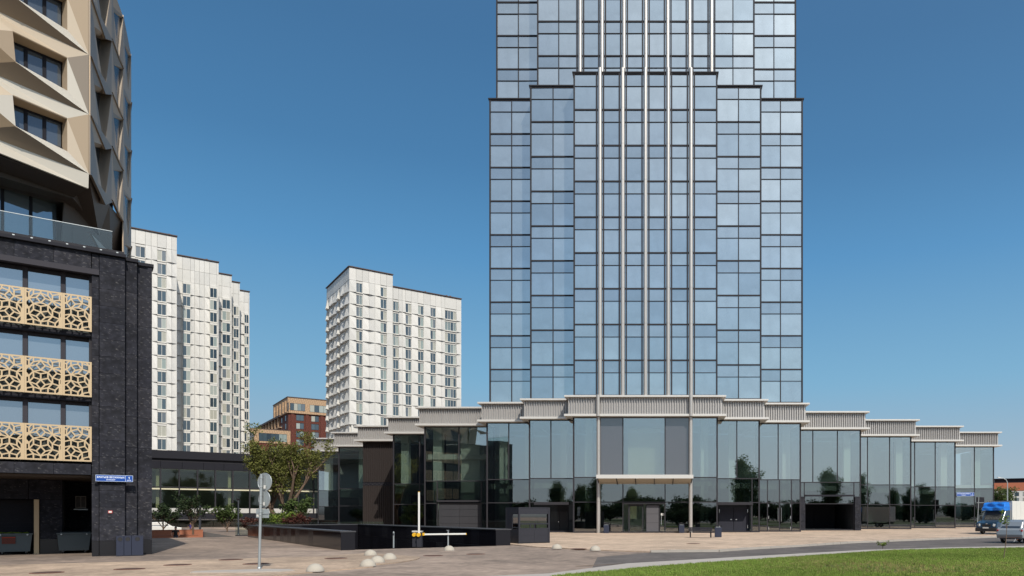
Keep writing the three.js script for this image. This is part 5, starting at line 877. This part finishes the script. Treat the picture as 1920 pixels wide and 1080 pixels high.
{ // estate car seen from behind
  const o = [X(1893, 50), -50], t = thing('silver_car', 'silver estate car with damaged rear bumper seen from behind on the road', 'car', [o[0], .01, o[1]], heading(CU * .94 + .0, -SU * 1.12)), paint = phys([.36, .385, .40], .3, .45, { clearcoat: .8, clearcoatRoughness: .08 });
  // tail at z = 0, nose at +4.4
  put('body', profile([[.06, .42], [4.25, .36], [4.35, .62], [4.2, .86], [3.3, 1.0], [.25, 1.02], [.04, .86], [.0, .6]], 1.76, .07), paint, t);
  put('cabin', profile([[.2, 1.0], [.42, 1.38], [.75, 1.5], [2.1, 1.5], [3.2, .98]], 1.5, .1), paint, t);
  put('rear_window', facet([V(.62, 1.05, .12), V(-.62, 1.05, .12), V(-.56, 1.36, .33), V(.56, 1.36, .33)], .02), M.darkPane, t); for (const s of [-1, 1]) { put('side_window', facet(s < 0 ? [V(-.775, 1.06, .5), V(-.775, 1.06, 2.9), V(-.73, 1.4, 2.25), V(-.73, 1.4, .62)] : [V(.775, 1.06, 2.9), V(.775, 1.06, .5), V(.73, 1.4, .62), V(.73, 1.4, 2.25)], .02), M.darkPane, t); put('tail_light', new RoundedBoxGeometry(.42, .16, .14, 3, .05), M.tail ??= phys([.32, .012, .01], .15, 0, { clearcoat: 1 }), t, [s * .66, .86, .06], [0, s * .3, 0]); box('roof_rail', t, M.rubber, s * .6, 1.54, 1.4, .04, .04, 1.7); put('mirror', new RoundedBoxGeometry(.2, .14, .1, 2, .04), paint, t, [s * .96, 1.08, 2.9]); box('lamp_stripe', t, M.lens, s * .66, .9, -.02, .16, .045, .02).rotation.y = s * .3; }
  box('bumper_beam', t, M.rust, 0, .46, .02, 1.5, .13, .08); box('under_tray', t, M.rubber, 0, .34, .4, 1.4, .12, .6); box('licence_recess', t, M.rubber, 0, .74, -.01, .6, .12, .03); box('licence_plate', t, M.white, 0, .74, -.03, .52, .11, .015); put('exhaust', cyl(.035, .035, .3), M.rust, t, [-.5, .27, .1], [Math.PI / 2, 0, 0]); put('antenna', cyl(.008, .004, .3), M.rubber, t, [.0, 1.66, .6], [-.4, 0, 0]);
  box('hanging_tape', t, M.armWhite, -.35, .22, -.02, .05, .22, .01).rotation.z = .6; for (const [x, z] of [[-.74, .78], [.74, .78], [-.74, 3.45], [.74, 3.45]]) wheel(t, x, .32, z, .32, .21);
}
{ // white car beyond the planter
  const t = thing('white_car', 'white car roof showing over the terracotta wall by the granite building', 'car', [X(303, 104), -.75, -104], heading(CU, -SU)), wp = phys([.72, .71, .68], .35, .0, { clearcoat: .6 });
  put('body', profile([[-2.2, .4], [2.2, .4], [2.25, .8], [1.2, 1.0], [-2.1, 1.05], [-2.25, .7]], 1.76, .08), wp, t); put('cabin', profile([[-1.9, 1.0], [-1.5, 1.55], [.3, 1.6], [1.25, 1.0]], 1.5, .1), wp, t); for (const s of [-1, 1]) put('side_window', facet(s < 0 ? [V(-.77, 1.06, -1.5), V(-.77, 1.06, .9), V(-.72, 1.45, .3), V(-.72, 1.45, -1.3)] : [V(.77, 1.06, .9), V(.77, 1.06, -1.5), V(.72, 1.45, -1.3), V(.72, 1.45, .3)], .02), M.darkPane, t); for (const [x, z] of [[-.75, 1.4], [.75, 1.4], [-.75, -1.4], [.75, -1.4]]) wheel(t, x, .32, z, .32);
}
// ---------------------------------------------------------------- road marking, grass blades, weeds
{ const a = G(1080, 1062), b = G(1168, 1057.5), L = Math.hypot(b[0] - a[0], b[1] - a[1]), g = boxGeo(L, .004, .13), m = structure('lane_marking', g, std([.5, .47, .43], .9, 0, { map: pinkMap }), [(a[0] + b[0]) / 2, .011, (a[1] + b[1]) / 2]); m.rotation.y = -Math.atan2(b[1] - a[1], b[0] - a[0]); }
{
  const blades = []; for (let k = 0; k < 9; k++) { const h = rr(.03, .08), a = rr(0, 6.28), lx = Math.cos(a) * h * .5, lz = Math.sin(a) * h * .5, x = rr(-.06, .06), z = rr(-.06, .06), w = .006, px = -Math.sin(a) * w, pz = Math.cos(a) * w; const g = new THREE.BufferGeometry(); g.setAttribute('position', new THREE.Float32BufferAttribute([x - px, 0, z - pz, x + px, 0, z + pz, x + lx * .4 + px * .7, h * .6, z + lz * .4 + pz * .7, x - px, 0, z - pz, x + lx * .4 + px * .7, h * .6, z + lz * .4 + pz * .7, x + lx * .4 - px * .7, h * .6, z + lz * .4 - pz * .7, x + lx * .4 - px * .7, h * .6, z + lz * .4 - pz * .7, x + lx * .4 + px * .7, h * .6, z + lz * .4 + pz * .7, x + lx, h, z + lz], 3)); g.computeVertexNormals(); blades.push(g); }
  const geo = mergeGeometries(blades), poly = [...lawnEdge.slice(0, 6), [24, -20], [-5, -19]], inside = (x, z) => { let c = false; for (let i = 0, j = poly.length - 1; i < poly.length; j = i++) { const [xi, zi] = poly[i], [xj, zj] = poly[j]; if ((zi > z) !== (zj > z) && x < (xj - xi) * (z - zi) / (zj - zi) + xi) c = !c; } return c; };
  const list = [], m = new THREE.Matrix4(), q = new THREE.Quaternion(), c = new THREE.Color(); let guard = 0;
  while (list.length < 62000 && guard++ < 400000) { const x = rr(-6, 24), z = -rr(19, 43), d = -z; if (x / d > .53 || x / d < -.14 || !inside(x, z)) continue; const n = nBig[((Math.floor(z * 20) & 511) * 512 + (Math.floor(x * 20) & 511))]; if (n > .6 && rnd() < .75) continue; list.push([x, z, n]); }
  const grass = new THREE.InstancedMesh(geo, phys([1, 1, 1], .85, 0, { transmission: .25, thickness: 0, specularIntensity: .4 }), list.length); grass.name = 'grass_blades'; grass.castShadow = grass.receiveShadow = true;
  list.forEach(([x, z, n], i) => { q.setFromAxisAngle(V(0, 1, 0), rr(0, 6.28)); const s = rr(.7, 1.35); m.compose(V(x, .09, z), q, V(s, s * rr(.8, 1.2), s)); grass.setMatrixAt(i, m); const k = rr(.7, 1.3) * (.72 + .6 * nMid[((Math.floor(z * 9) & 511) * 512 + (Math.floor(x * 9) & 511))]); rnd() < .06 + Math.max(0, n - .45) * 2.2 ? c.setRGB(.30 * k, .26 * k, .10 * k) : c.setRGB(.20 * k, .285 * k, .05 * k); grass.setColorAt(i, c); });
  Object.assign(grass.userData, { label: 'short green lawn grass beside the curved concrete border', category: 'grass', kind: 'stuff' }); scene.add(grass);
  const wd = grow({ trunkH: .1, r: .012, limbs: 5, len: .3, levels: 0, leaves: 60, clump: .12, leaf: .06, open: 1.6, low: .3 }), p = G(1655, 1031.5); plant('weed', 'leafy weed growing over the lawn border', 'weed', wd, M.leafLime, [p[0], .1, p[1]], 0, 1.2, undefined, M.twig);
}
renderer.render(scene, camera);
